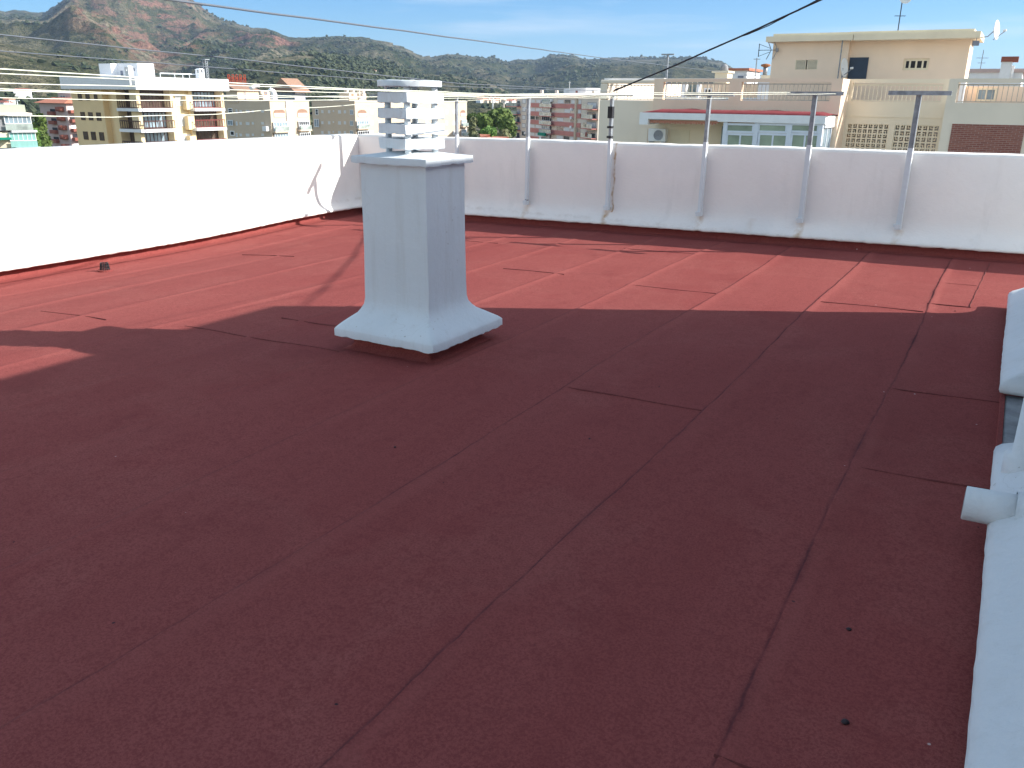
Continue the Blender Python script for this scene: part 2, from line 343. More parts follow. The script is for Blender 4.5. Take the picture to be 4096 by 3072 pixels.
# floor drain basket by the left wall
dp = (-8.17, 5.45); dz = zg(*dp)
t = thing('roof_drain', 'small dark slatted drain basket at the foot of the sunlit parapet', 'drain', (dp[0], dp[1], dz))
mb = MB().tube([(dp[0], dp[1], dz), (dp[0], dp[1], dz+.015)], .075, 16); obj('flange', mb, M['membrane'], t)
mb = MB()
for k in range(14):
    a = 2*math.pi*k/14; ca, sa = math.cos(a), math.sin(a)
    mb.tube([(dp[0]+.05*ca, dp[1]+.05*sa, dz), (dp[0]+.038*ca, dp[1]+.038*sa, dz+.085)], .004, 5)
for z, r in ((.03, .046), (.06, .042), (.088, .038)):
    mb.tube([(dp[0]+r*math.cos(q*math.pi/8), dp[1]+r*math.sin(q*math.pi/8), dz+z) for q in range(17)], .004, 5)
obj('basket', mb, M['black'], t)
# ------------------------------------------------------------------ chimney
t = thing('chimney', 'tall white square chimney with stacked concrete slabs and a round top', 'chimney', (-3.37, 4.52, .02))
def ring(hx0, hx1, hy0, hy1, n=14):
    P_ = []
    for (a, b) in (((hx0,hy0),(hx1,hy0)),((hx1,hy0),(hx1,hy1)),((hx1,hy1),(hx0,hy1)),((hx0,hy1),(hx0,hy0))):
        for i in range(n): P_.append((a[0]+(b[0]-a[0])*i/n, a[1]+(b[1]-a[1])*i/n))
    return P_
SX0, SX1, SY0, SY1 = -3.628, -3.113, 4.30, 4.735
lev = [(1.27,0),(1.0,-.001),(.7,.0),(.45,.003),(.36,.005),(.32,.012),(.29,.028),(.265,.05),(.235,.085),(.208,.118),(.186,.143),(.168,.160),(.158,.166),(.112,.166),(.108,.155),(.112,.10),(.13,.02)]
mb = MB(); rows = []
for i, (z, o) in enumerate(lev):
    k = .93 if o > .02 else 1
    P_ = ring(SX0-o*.97, SX1+o*.93, SY0-o*1.02, SY1+o*1.55, 22); row = []
    for j, (x, y) in enumerate(P_):
        q = .0025*mn.noise(Vector((x*9, y*9, z*9))) ; q2 = (.011 if .1 < z < .13 else .001)*mn.noise(Vector((x*30, y*30, z*3)))
        # soften the corners of the flare
        cx, cy = -3.37, 4.53; rr = 1.0
        if o > .03 and j % 22 == 0: rr = .985
        row.append((cx+(x-cx)*rr+q, cy+(y-cy)*rr+q, z+q2+.002*mn.noise(Vector((x*14, y*14, 3)))))
    rows.append(row)
mb.grid(rows, closed_v=True); o = obj('shaft', mb, M['white'], t, True)
o.modifiers.new('es', 'EDGE_SPLIT').split_angle = R(50)
mb = MB(); rows = []
for z, o_ in ((.14,.055),(.05,.06),(.025,.075),(.012,.12)):
    rows.append([(x+.004*mn.noise(Vector((x*30,y*30,z*20))), y+.004*mn.noise(Vector((x*22,y*22,z*9))), zg(x, y)+z-.01+.006*mn.noise(Vector((x*40,y*40,z)))) for x, y in ring(SX0-o_-.01, SX1+o_, SY0-o_-.01, SY1+o_+.05, 22)])
mb.grid(rows, closed_v=True); obj('membrane_upstand', mb, M['membrane'], t, True)
# cap slab, top rises to the middle
mb = MB(); rows = []
for z, k in ((1.240,.0),(1.242,.9),(1.244,.998),(1.248,1.0),(1.284,1.0),(1.288,.996),(1.298,.7),(1.312,.40),(1.318,.0)):
    rows.append([(-3.375+(x+3.375)*k+.003*mn.noise(Vector((x*16,y*16,z*20))), 4.525+(y-4.525)*k, z+(.008 if z < 1.26 else .002)*mn.noise(Vector((x*22,y*22,5)))) for x, y in ring(-3.672, -3.083, 4.262, 4.792, 16)])
mb.grid(rows, closed_v=True); o = obj('cap_slab', mb, M['white'], t, True); o.modifiers.new('es', 'EDGE_SPLIT').split_angle = R(45)
def slab(c, h, z0, z1, ang, name='ring_slab', seed=0, n=10, hole=.55):
    mb = MB(); rows = []; ca, sa = math.cos(ang), math.sin(ang)
    for k, (z, s) in enumerate(((z0+.006,hole),(z0,.985),(z0+.003,1),(z1-.002,1),(z1,.99),(z1-.002,hole))):
        row = []
        for x, y in ring(-h, h, -h, h, n):
            x2, y2 = x*s, y*s; j = .006*mn.noise(Vector((x*25+seed, y*25, k*1.3)))
            row.append((c[0]+(x2*ca-y2*sa)+j, c[1]+(x2*sa+y2*ca)+j, z+(.009 if k < 3 else .004)*mn.noise(Vector((x*30+seed*3, y*30, k)))))
        rows.append(row)
    rows.append(rows[0]); mb.grid(rows, closed_v=True); o = obj(name, mb, M['white'], t, True); o.modifiers.new('es', 'EDGE_SPLIT').split_angle = R(40); return o
CB = (-3.385, 4.53)
zz = [(1.335,1.398,.152),(1.425,1.487,.152),(1.518,1.580,.150),(1.612,1.674,.150)]
for i, (a, b, h) in enumerate(zz): slab(CB, h, a, b, R(-17.8+(i-1)*1.5), seed=i*11)
mb = MB(); rows = []
for k, (z, r) in enumerate(((1.708,.01),(1.708,.17),(1.709,.200),(1.711,.203),(1.742,.203),(1.7445,.200),(1.746,.18),(1.747,.01))):
    rows.append([(CB[0]-.004+(r+.003*mn.noise(Vector((a,k*.3,1))))*math.cos(a), CB[1]+(r)*math.sin(a), z+.004*mn.noise(Vector((math.cos(a)*5, math.sin(a)*5, k*.6)))) for a in [2*math.pi*j/48 for j in range(48)]])
mb.grid(rows, closed_v=True); o = obj('round_slab', mb, M['white'], t, True); o.modifiers.new('es', 'EDGE_SPLIT').split_angle = R(45)
lv = [(1.305,1.345),(1.385,1.435),(1.475,1.528),(1.568,1.622),(1.662,1.712)]
for a, b in lv:
    for q in range(4):
        an = R(-17.8+45+90*q); p = (CB[0]+.15*math.cos(an), CB[1]+.15*math.sin(an))
        obj('spacer', MB().tube([(p[0], p[1], a), (p[0]+.003, p[1], b)], .021, 10), M['white'], t, True)
# ------------------------------------------------------------------ clothesline posts (T shaped, bolted to the far wall)
PX = [-8.02,-6.83,-5.69,-4.48,-3.24,-2.03,-.98]
labs = ['steel T-post rising behind the white chimney near the parapet corner','grey steel T-post in the gap just right of the white chimney','grey steel T-post in front of the pink-banded apartment block','steel T-post wrapped in dark tape where the black cable is tied','grey steel T-post in front of the air-conditioning unit and porch awning','grey rust-footed T-post in front of the glazed porch','rightmost steel T-post standing in front of the pierced block screens']
def post():
    t = thing('clothesline_post', labs[0], 'post', (0, 10.2, 0), 'clothesline T-posts along the far parapet')
    # L-angle upright
    mb = MB().box(-.028,.028,10.195,10.201,.30,1.685).box(.022,.028,10.155,10.195,.30,1.685); obj('upright', mb, M['galv'], t)
    mb = MB().box(-.031,.031,10.15,10.21,.28,.335).box(-.05,-.031,10.175,10.215,.30,.33); obj('foot_bracket', mb, M['white'], t)
    mb = MB().box(-.30,.31,10.150,10.158,1.68,1.722).box(-.30,.31,10.158,10.195,1.714,1.722).box(-.30,.31,10.158,10.195,1.68,1.688); obj('crossbar', mb, M['galv'], t)
    return t
p0 = post()
posts = [p0]+[copy_tree(p0) for _ in PX[1:]]
for o, x, l in zip(posts, PX, labs):
    o['label'] = l; dz = .0125*(x-PX[3]); o.location = (x, 10.2+random.uniform(-.006,.004), dz); o.rotation_euler = (0, random.uniform(-.006,.006), random.uniform(-.10,-.02))
# painted lower halves: white sleeve part on every post
for o in posts:
    x = o.location.x
    dy_ = o.location.y-10.2; mb = MB().box(x-.0305,x+.0305,10.1925+dy_,10.2035+dy_,.335,1.14+.006*(x-XW)).box(x+.0195,x+.0305,10.1525+dy_,10.1925+dy_,.335,1.14+.006*(x-XW))
    s = obj('painted_sleeve', mb, M['white'], o); s.data.transform(Matrix.Translation((o.location.x-x, 0, 0)))
for a, b in ((1.42,1.56),(1.30,1.325),(1.18,1.205)):
    obj('tape_wrap', MB().box(-4.48-.032,-4.48+.032,10.150,10.206,a,b), M['black'], posts[3])
# wires
def wire(name, pts, r, mat, label, cat, group=None, sag=0, wob=0, seed=0, n=60):
    """pts: 3D polyline; resampled with sag and small kinks"""
    pts = [Vector(p) for p in pts]; L = [0]
    for i in range(1, len(pts)): L.append(L[-1]+(pts[i]-pts[i-1]).length)
    out = []
    for k in range(n+1):
        s = L[-1]*k/n; i = max(j for j in range(len(L)-1) if L[j] <= s+1e-9); tt = (s-L[i])/(L[i+1]-L[i]); p = pts[i].lerp(pts[i+1], tt)
        u = k/n; p.z -= sag*4*u*(1-u); p.z += wob*mn.noise(Vector((s*1.4, seed, 0))) + wob*.4*mn.noise(Vector((s*5, seed, 3))); out.append(p)
    return tag(obj(name, MB().tube(out, r, 6), mat, None, True), label, cat, group)
def cl(i, X, T, Xn, r=.0030, mids=(), wob=.006, lab='', ze=1.725):
    """line from the crossbar at X to the house side; T (photo left edge) on plane x=Xn fixes the near end"""
    N = on_x(T[0], T[1], Xn); E_ = Vector((X, 10.17, ze)); pts = [E_]; pn = Vector((-(N-E_).y, (N-E_).x, 0))
    for mx_, my_ in mids: q = ray(mx_, my_); pts.append(CC+q*((E_-CC).dot(pn)/q.dot(pn)))
    pts.append(N); e = N+(N-pts[-2]).normalized()*(N.y+2.0); pts.append(e)
    return wire('clothesline', pts, r, M['wire'], lab, 'wire', 'white clotheslines strung from the T-posts', 0, wob, i*7.7, 90)
cl(1, -2.30, (0,279), -3.30, .0027, ((2000,376),(1488,359),(1024,336)), .004, 'uppermost white clothesline crossing the round chimney top', 1.742)
cl(2, -1.80, (0,292), -3.40, .0025, ((1900,379),(1200,352),(540,318)), .005, 'second white clothesline from the top at the left side', 1.728)
cl(3, -3.50, (0,331), -3.60, .0024, ((2000,383),(1024,362)), .005, 'third white clothesline, crossing the white roof band of the yellow block', 1.712)
cl(4, -4.25, (0,352), -4.00, .0025, ((2000,388),(1100,386),(500,372)), .010, 'wavy fourth white clothesline, crossing the top floor of the yellow block', 1.685)
cl(5, -4.70, (0,363), -4.10, .0023, ((1024,390),(500,376)), .006, 'fifth white clothesline, close below the wavy one at the left edge', 1.70)
cl(6, -3.00, (0,390), -3.90, .0021, ((2100,390),(1024,403),(520,400)), .005, 'sixth white clothesline down, level with the beige roofs', 1.672)
cl(7, -5.50, (0,462), -3.80, .0022, ((1418,419),(850,457),(400,468)), .006, 'lowest white clothesline, rising to the right across the beige blocks', 1.655)
def gl(X, T, mids, r, lab, i):
    pts = [Vector((X, 10.17, 1.74))]+[on_x(a, b, X) for a, b in mids]+[on_x(T[0], T[1], X)]
    e = pts[-1]+(pts[-1]-pts[-2]).normalized()*4; pts.append(e)
    return wire('overhead_wire', pts, r, M['greywire'], lab, 'wire', 'thin grey wires above the clotheslines', 0, .004, i)
gl(-4.50, (0,139), [(1800,331),(1024,245)], .0038, 'upper thin grey wire crossing the mountain foot at the left', 31)
gl(-4.75, (0,204), [(1800,345),(1024,282)], .0032, 'lower thin grey wire passing over the white roof tower', 37)
A = Vector((-4.47,10.17,1.74)); B = Vector((.33,7.35,3.22)); 
wire('black_cable', [A, B], .0085, M['black'], 'thick black twisted cable rising steeply to the upper right from the taped T-post', 'cable', None, .05, .006, 51)
wire('black_cable', [A+Vector((.02,0,.02)), B+Vector((0,.06,.02))], .0045, M['black'], 'thinner black strand loosely wound around the thick black cable', 'cable', None, .065, .03, 57)
wire('overhead_cable', [at(2990,300,46), at(2402,231,16), at(1924,165,9.5), at(800,15,5.2), at(800,15,5.2)+(at(800,15,5.2)-at(1924,165,9.5))*4], .0068, M['greywire'], 'dark cable sloping across the sky above the mountain ridge', 'cable', None, 0, .004, 61, 120)
# ------------------------------------------------------------------ stair house at the right: white walls with a flared foot
t = thing('stair_house', 'white stair house wall with flared foot and pipe stub along the right edge', 'building', (.33, 3, 0))
HX = .335; HT = 3.41
mb = MB().box(HX, 4.4, -4.5, 3.97, -.2, HT).box(HX+.7, 4.4, 3.97, 5.14, -.2, HT).box(HX, 4.4, 5.14, 7.62, -.2, HT).box(HX, HX+.7, 3.97, 5.14, 2.25, HT)
obj('wall', mb, M['rough_white'], t)
cprof = [(0,.50),(.0,.42),(.004,.36),(.015,.31),(.04,.26),(.08,.215),(.13,.18),(.165,.158),(.185,.135),(.19,.112),(.185,.095),(.16,.09),(.05,.10)]
mb = sweep([(HX+.6, 5.14),(HX, 5.14),(HX, 7.62),(HX+3.9, 7.62)], [(0,-.35),(-1,0),(0,1)], cprof, .0035, lambda x, y: zg(.2, y)-.08+.06, wa=.003)
for i in range(len(mb.v)): pass
obj('flared_foot', mb, M['rough_white'], t, True)
mb = sweep([(HX, -4.5),(HX, 3.97),(HX+.6, 3.97)], [(-1,0),(0,.6)], cprof, .0035, lambda x, y: zg(.2, y)-.08+.06, wa=.003)
obj('flared_foot', mb, M['rough_white'], t, True)
mb = MB().box(HX-.155, HX+.7, 3.97, 5.14, -.05, .13); bevel(obj('threshold', mb, M['concrete'], t), .01)
mb = MB().box(HX-.175, HX-.155, 3.90, 5.24, .0, .135); obj('membrane_upstand', mb, M['membrane'], t)
mb = MB().box(HX+.69, HX+.70, 4.05, 5.05, .13, 2.15); obj('door', mb, M['slate'], t)
# pipe: stub pointing over the membrane, joined to a down pipe by a lumpy painted collar
q = on_y(3855, 2010, 3.30); py, pz = 3.30, q.z
mb = MB(); nst = 16
mb.tube([(q.x, py, pz), (q.x+.003, py, pz), (HX+.02, py, pz+.01)], [.060,.064,.066], 20); obj('pipe_stub', mb, M['rough_white'], t, True)
mb = MB().tube([(q.x-.001, py, pz), (q.x+.01, py, pz)], .050, 20); obj('pipe_mouth', mb, M['concrete'], t, True)
mb = MB(); rows = []
for i in range(9):
    u = i/8; rr = .080+.10*u**2.0; x = HX-.115+.13*u
    rows.append([(x, py+rr*math.cos(a)*(1.25 if math.cos(a) < 0 else 1.1)+.006*mn.noise(Vector((a,i,2))), pz+rr*math.sin(a)) for a in [2*math.pi*j/20 for j in range(20)]])
mb.grid(rows, closed_v=True); obj('pipe_collar', mb, M['rough_white'], t, True)
qq = on_x(4096, 1850, HX-.09); 
mb = MB().tube([(HX-.09, qq.y, .16),(HX-.09, qq.y, qq.z-.09),(HX-.09, qq.y, qq.z-.085),(HX-.09, qq.y, qq.z+.03),(HX-.09, qq.y, qq.z+.035),(HX-.09, qq.y, 2.9)], [.062,.062,.074,.074,.05,.05], 18); obj('down_pipe', mb, M['rough_white'], t, True)
mb = MB().box(HX-.12, 4.5, -4.6, 7.62+.0, HT+.004, HT+.03); 
obj('roof_slab', MB().box(HX, 4.4, -4.5, 7.62, HT+.002, HT+.02), M['rough_white'], t)
# lower body of our own building, hidden below the roof
t = thing('apartment_block', 'own white block whose red rooftop terrace fills the foreground', 'building', (0, 0, -20))
obj('wall', MB().box(XW-.19, 4.4, -9, YW+.19, -20, -.42), M['white'], t)
# ------------------------------------------------------------------ terrain
def vnoise(x, y, seed):
    xi = np.floor(x).astype(np.int64); yi = np.floor(y).astype(np.int64); fx = x-xi; fy = y-yi
    fx = fx*fx*fx*(fx*(fx*6-15)+10); fy = fy*fy*fy*(fy*(fy*6-15)+10)
    def h(a, b):
        n = (a*374761393 + b*668265263 + seed*1442695041) & 0xffffffff
        n = ((n ^ (n >> 13))*1274126177) & 0xffffffff
        return ((n ^ (n >> 16)) & 0xffff)/65535.0*2-1
    return (h(xi,yi)*(1-fx)+h(xi+1,yi)*fx)*(1-fy)+(h(xi,yi+1)*(1-fx)+h(xi+1,yi+1)*fx)*fy
def fbm(x, y, seed, oc=4, ridged=False):
    s = 0; a = 1; f = 1; n = 0
    for o in range(oc):
        v = vnoise(x*f+o*17.3, y*f-o*9.1, seed+o)
        if ridged: v = 1-2*np.abs(v)
        s = s+v*a; n += a; a *= .5; f *= 2.03
    return s/n
SKY = [(-900,60),(-400,70),(-150,55),(0,44),(23,49),(55,39),(102,44),(153,49),(185,44),(208,30),(255,0),(300,-40),(400,-95),(520,-115),(650,-80),(773,0),(810,28),(856,60),(903,86),(972,104),(1013,113),(1062,110),(1108,125),(1155,146),(1224,150),(1293,146),(1363,144),(1446,153),(1548,178),(1622,199),(1687,231),(1733,231),(1789,220),(1840,222),(1893,231),(1976,234),(2031,247),(2078,239),(2143,242),(2193,227),(2244,220),(2300,227),(2346,241),(2448,235),(2541,231),(2680,231),(2796,233),(2854,245),(2893,255),(2931,276),(2990,300),(3080,345),(3200,385),(3400,400),(4100,412),(4800,422)]
HILL = [(-900,120),(-300,140),(0,169),(93,190),(162,204),(278,215),(347,231),(417,252),(520,285),(640,305),(800,305),(900,281),(960,258),(1039,241),(1131,231),(1187,222),(1252,218),(1317,222),(1363,227),(1456,236),(1548,252),(1622,278),(1659,296),(1740,298),(1800,301),(1869,315),(1939,324),(1985,343),(2041,370),(2120,392),(2400,398),(4800,425)]
def prof_tan(L):
    A = []; T = []
    for x, y in L:
        r = ray(x, y); A.append(math.atan2(r.x, r.y)); T.append(r.z/math.hypot(r.x, r.y))
    return np.array(A), np.array(T)
aS, tS = prof_tan(SKY); aH, tH = prof_tan(HILL)
xs_ = np.arange(-800, 4701, 5.0); azF = []
for x in xs_: r = ray(x, 300); azF.append(math.atan2(r.x, r.y))
azF = np.array(azF); rest = np.linspace(azF[-1], azF[0]+2*math.pi, 70)[1:-1]
az = np.concatenate([azF, rest]); azw = np.where(az > math.pi, az-2*math.pi, az)
rr_ = np.concatenate([[0, 60, 150, 240], np.geomspace(330, 4700, 360), [5200, 6000, 7500, 9000]])
AZ, RR = np.meshgrid(az, rr_, indexing='ij')
tan2 = np.interp(azw, aS, tS)[:, None]; tan1 = np.interp(azw, aH, tH)[:, None]
XA = np.interp(azw, azF, xs_)[:, None]       # photo column, used only to say which hill is which
far = (azw < azF[0]) | (azw > azF[-1])
tan2 = np.where(far[:, None], .02, tan2); tan1 = np.where(far[:, None], .003, tan1)
rc2 = 2900+np.clip((300-XA)/90, 0, 1)*900+300*np.sin(XA/310.0); rc1 = 1150+220*np.sin(XA/260.0+1)
wq = np.clip((XA-450)/300, 0, 1); rc1 = 900*(1-wq)+rc1*wq
base = -20.0
PXw, PYw = RR*np.sin(AZ), RR*np.cos(AZ)
z1 = EYE+rc1*tan1; z2 = EYE+rc2*tan2
t1 = np.clip((RR-330)/(rc1-330), 0, 1); hA = base+(z1-base)*t1**1.35
rv = rc1+380; zv = np.maximum(base, z1-.30*np.maximum(z1-base, 0)); tv = np.clip((RR-rc1)/380, 0, 1); tv = tv*tv*(3-2*tv)
hB = z1+(zv-z1)*tv
t2 = np.clip((RR-rv)/(rc2-rv), 0, 1); hC = zv+(z2-zv)*(t2**1.2)
t3 = np.clip((RR-rc2)/1900, 0, 1); t3s = t3*t3*(3-2*t3); hD = z2+(base-z2)*t3s
Z = np.where(RR <= rc1, hA, np.where(RR <= rv, hB, np.where(RR <= rc2, hC, hD)))
amp1 = np.clip((z1-base)/60, 0, 1)*t1*(1-t1)*4
amp2 = np.clip((z2-base)/250, .0, 1)*np.where(RR > rc1, (t2*(1-t2)*4)**.8, 0)*(t3 <= 0)
Z = Z + amp1*(fbm(PXw/170, PYw/170, 3, 4, True)*11+fbm(PXw/60, PYw/60, 5, 3)*3)
Z = Z + amp2*(fbm((PXw+PYw*.3)/620, PYw/620, 11, 5, True)*130)
rough = np.clip((RR-500)/600, 0, 1)*np.clip((z2-base)/60, 0, 1)
Z = Z + amp2*(fbm(PXw/190, PYw/190, 15, 3, True)*38+fbm(PXw/75, PYw/75, 16, 3, True)*9)
Z = Z + rough*(fbm(PXw/42, PYw/42, 21, 3)*3.2*np.clip(RR/2500, .35, 1.5)) * (t3 < .5)
# never rise above the skyline in front of it
lim = EYE+RR*(tan2-.0004-.018*np.clip((rc2-RR)/rc2, 0, 1)); Z = np.where((RR > rc1+50) & (RR < rc2*.985), np.minimum(Z, lim), Z)
lim1 = EYE+RR*(tan1-.0006); Z = np.where((RR < rc1*.97) & (RR > 400), np.minimum(Z, np.maximum(lim1, base)), Z)
na, nr = Z.shape
verts = np.stack([PXw.ravel(), PYw.ravel(), Z.ravel()], 1)
i = np.arange(na)[:, None]; j = np.arange(nr-1)[None, :]; i2 = (i+1) % na
F = np.stack([(i*nr+j), (i*nr+j+1)+0*i, (i2*nr+j+1), (i2*nr+j)], -1).reshape(-1, 4)
me = bpy.data.meshes.new('terrain'); me.vertices.add(len(verts)); me.vertices.foreach_set('co', verts.ravel()); me.loops.add(F.size); me.loops.foreach_set('vertex_index', F[:, ::-1].ravel().astype(np.int32))
me.polygons.add(len(F)); me.polygons.foreach_set('loop_start', np.arange(0, F.size, 4, dtype=np.int32)); me.polygons.foreach_set('loop_total', np.full(len(F), 4, dtype=np.int32)); me.update(); me.validate()
me.polygons.foreach_set('use_smooth', [True]*len(me.polygons))
TX = np.broadcast_to(XA, Z.shape)
def bumpf(x, a, b, s): return 1/(1+np.exp(-(x-a)/s))*1/(1+np.exp((x-b)/s))
rock = bumpf(TX, 290, 860, 40)*np.clip((RR-1350)/300, 0, 1)*np.clip(.35+.9*fbm(PXw/230, (PYw+Z)/150, 41, 4)+.25*t2, 0, 1)
rock = np.maximum(rock, bumpf(TX, 900, 1230, 30)*(RR > 1500)*np.clip(fbm(PXw/160, PYw/160, 44, 3)*2-.25, 0, 1)*.8)
grey = np.clip(fbm(PXw/120, PYw/120, 51, 4)*1.6+.05+.35*bumpf(TX, -900, 330, 60)*(RR < 1500), 0, 1)*(1-bumpf(TX, 1290, 1660, 25)*(RR < 1700))
forest = np.maximum(bumpf(TX, 1290, 1660, 22)*(RR < 1650)*1.0, np.clip(fbm(PXw/200, PYw/200, 61, 4)*1.9+.10, 0, 1))
for nm, arr in (('rock', rock), ('grey', grey), ('forest', forest)):
    a = me.attributes.new(nm, 'FLOAT', 'POINT'); a.data.foreach_set('value', np.clip(arr, 0, 1).ravel().astype(np.float32))
def terrain_mat():
    t = NT('hillside'); g = t.n('ShaderNodeNewGeometry').outputs['Position']
    def at_(n): return t.n('ShaderNodeAttribute', attribute_name=n).outputs['Fac']
    n1 = t.noise(.012, 6, .7, g); n2 = t.noise(.05, 5, .75, g); n3 = t.noise(.16, 3, .7, g)
    c = t.ramp(n2, [(.34, (.045,.058,.028)), (.5, (.11,.115,.06)), (.64, (.21,.19,.12))])
    fo = t.ramp(n3, [(.35, (.020,.042,.014)), (.62, (.055,.085,.025))])
    f = t.math('MULTIPLY', at_('forest'), t.ramp(n2, [(.38, (1,)*3), (.62, (.25,)*3)])); c = t.mix(f, c, fo)
    gr = t.ramp(n3, [(.3, (.24,.20,.15)), (.7, (.50,.43,.34))]); f = t.math('MULTIPLY', at_('grey'), t.ramp(n2, [(.42, (0,)*3), (.54, (.9,)*3)])); c = t.mix(f, c, gr)
    mp = t.n('ShaderNodeMapping'); mp.inputs['Rotation'].default_value = (0, .5, .3); mp.inputs['Scale'].default_value = (.020, .020, .060); t.l(g, mp.inputs[0])
    rs = t.n('ShaderNodeTexNoise'); rs.inputs['Scale'].default_value = 1; rs.inputs['Detail'].default_value = 7; rs.inputs['Roughness'].default_value = .75; t.l(mp.outputs[0], rs.inputs['Vector'])
    rk = t.ramp(n3, [(.3, (.22,.11,.085)), (.7, (.48,.26,.205))]); f = t.math('MULTIPLY', at_('rock'), t.ramp(rs.outputs['Fac'], [(.49, (0,)*3), (.54, (1,)*3)])); f = t.math('MULTIPLY', f, 1.6, clamp=True); c = t.mix(f, c, rk)
    ds = t.ramp(n3, [(.30, (1,)*3), (.45, (0,)*3)]); c = t.mix(t.math('MULTIPLY', ds, .6), c, (.022,.036,.014,1))
    mu = t.n('ShaderNodeMix', data_type='RGBA', blend_type='MULTIPLY'); mu.inputs[0].default_value = 1; t.l(c, mu.inputs[6]); mu.inputs[7].default_value = (.60,.60,.55,1); c = mu.outputs[2]
    h = t.math('ADD', t.math('MULTIPLY', n2, 14), t.math('MULTIPLY', n3, 5)); t.bump(h, .9, 1.0)
    t.b.inputs['Specular IOR Level'].default_value = .05
    return t.out(c, 1)
me.materials.append(terrain_mat()); o = bpy.data.objects.new('ground', me); COL.objects.link(o); o['kind'] = 'structure'
def ground_z(x, y):
    a = math.atan2(x, y); r = math.hypot(x, y); ia = int(np.argmin(np.abs(azF-a))); return float(np.interp(r, rr_, Z[ia]))
# ------------------------------------------------------------------ haze, sky, sun
zt = float(Z.max())
mb = MB().box(-9100, 9100, -9100, 9100, -26, zt+60)
hz = obj('haze', mb, None); hz['kind'] = 'stuff'
hm = bpy.data.materials.new('haze_air'); hm.use_nodes = True; nt = hm.node_tree; nt.nodes.remove(nt.nodes['Principled BSDF'])
pv = nt.nodes.new('ShaderNodeVolumePrincipled'); pv.inputs['Color'].default_value = (.55,.72,1.0,1); pv.inputs['Density'].default_value = .000095; pv.inputs['Anisotropy'].default_value = .2
nt.links.new(pv.outputs[0], nt.nodes['Material Output'].inputs['Volume']); hz.data.materials.append(hm)
SUN = Vector((2.0, 1.0, 1.26)).normalized(); EL = math.asin(SUN.z); AZS = math.atan2(SUN.x, SUN.y)
w = bpy.data.worlds.new('World'); sc.world = w; w.use_nodes = True; nt = w.node_tree; bg = nt.nodes['Background']
sk = nt.nodes.new('ShaderNodeTexSky'); sk.sky_type = 'NISHITA'; sk.sun_disc = False; sk.sun_elevation = EL; sk.sun_rotation = AZS; sk.altitude = 20; sk.air_density = 1.0; sk.dust_density = .5; sk.ozone_density = 1.6
def wn(typ, **k):
    n = nt.nodes.new(typ)
    for a, b in k.items(): setattr(n, a, b)
    return n
tc = wn('ShaderNodeTexCoord'); mp = wn('ShaderNodeMapping'); mp.inputs['Rotation'].default_value = (R(4), R(5), R(28)); mp.inputs['Scale'].default_value = (1.3, 1.3, 16); nt.links.new(tc.outputs['Generated'], mp.inputs[0])
nz = wn('ShaderNodeTexNoise'); nz.inputs['Scale'].default_value = 2.1; nz.inputs['Detail'].default_value = 7; nz.inputs['Roughness'].default_value = .55; nt.links.new(mp.outputs[0], nz.inputs['Vector'])
rp = wn('ShaderNodeValToRGB'); rp.color_ramp.elements[0].position = .52; rp.color_ramp.elements[1].position = .74; nt.links.new(nz.outputs['Fac'], rp.inputs[0])
mx = wn('ShaderNodeMix', data_type='RGBA'); mm = wn('ShaderNodeMath', operation='MULTIPLY'); mm.inputs[1].default_value = .6; nt.links.new(rp.outputs[0], mm.inputs[0])
nt.links.new(mm.outputs[0], mx.inputs[0]); mx.inputs[7].default_value = (2.6, 2.9, 3.2, 1); # low sky ahead tinted blue; warm tint added overhead and behind to fill shade
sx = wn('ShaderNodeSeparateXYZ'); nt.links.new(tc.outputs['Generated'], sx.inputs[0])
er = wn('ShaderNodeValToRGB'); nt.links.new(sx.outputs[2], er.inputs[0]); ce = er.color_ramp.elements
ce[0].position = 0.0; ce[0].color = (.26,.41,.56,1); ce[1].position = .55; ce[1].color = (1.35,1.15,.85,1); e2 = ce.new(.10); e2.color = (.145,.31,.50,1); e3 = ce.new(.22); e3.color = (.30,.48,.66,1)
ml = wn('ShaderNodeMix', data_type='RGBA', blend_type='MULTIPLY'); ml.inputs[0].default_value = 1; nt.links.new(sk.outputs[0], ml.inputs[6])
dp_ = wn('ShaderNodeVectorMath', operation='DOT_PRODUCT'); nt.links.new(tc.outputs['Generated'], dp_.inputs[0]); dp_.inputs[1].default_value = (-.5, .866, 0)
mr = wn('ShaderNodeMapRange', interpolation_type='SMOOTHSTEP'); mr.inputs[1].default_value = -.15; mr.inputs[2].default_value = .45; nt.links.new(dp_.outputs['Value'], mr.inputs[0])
mw = wn('ShaderNodeMix', data_type='RGBA'); nt.links.new(mr.outputs[0], mw.inputs[0]); mw.inputs[6].default_value = (1.15, .98, .76, 1); nt.links.new(er.outputs[0], mw.inputs[7]); nt.links.new(mw.outputs[2], ml.inputs[7]); nt.links.new(ml.outputs[2], mx.inputs[6])  # unseen sky behind the camera warmed as added fill for shaded walls
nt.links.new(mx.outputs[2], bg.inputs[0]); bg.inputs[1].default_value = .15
sl = bpy.data.lights.new('sun', 'SUN'); sl.energy = 3.7; sl.angle = R(.53); sl.color = (1, .965, .90); so = bpy.data.objects.new('sun', sl); COL.objects.link(so)
so.rotation_euler = (-SUN).to_track_quat('-Z', 'Y').to_euler()
sc.view_settings.view_transform = 'Standard'; sc.view_settings.look = 'None'; sc.view_settings.gamma = 1; sc.view_settings.exposure = 1.2
sc.cycles.max_bounces = 6; sc.cycles.volume_bounces = 0; sc.cycles.use_fast_gi = False
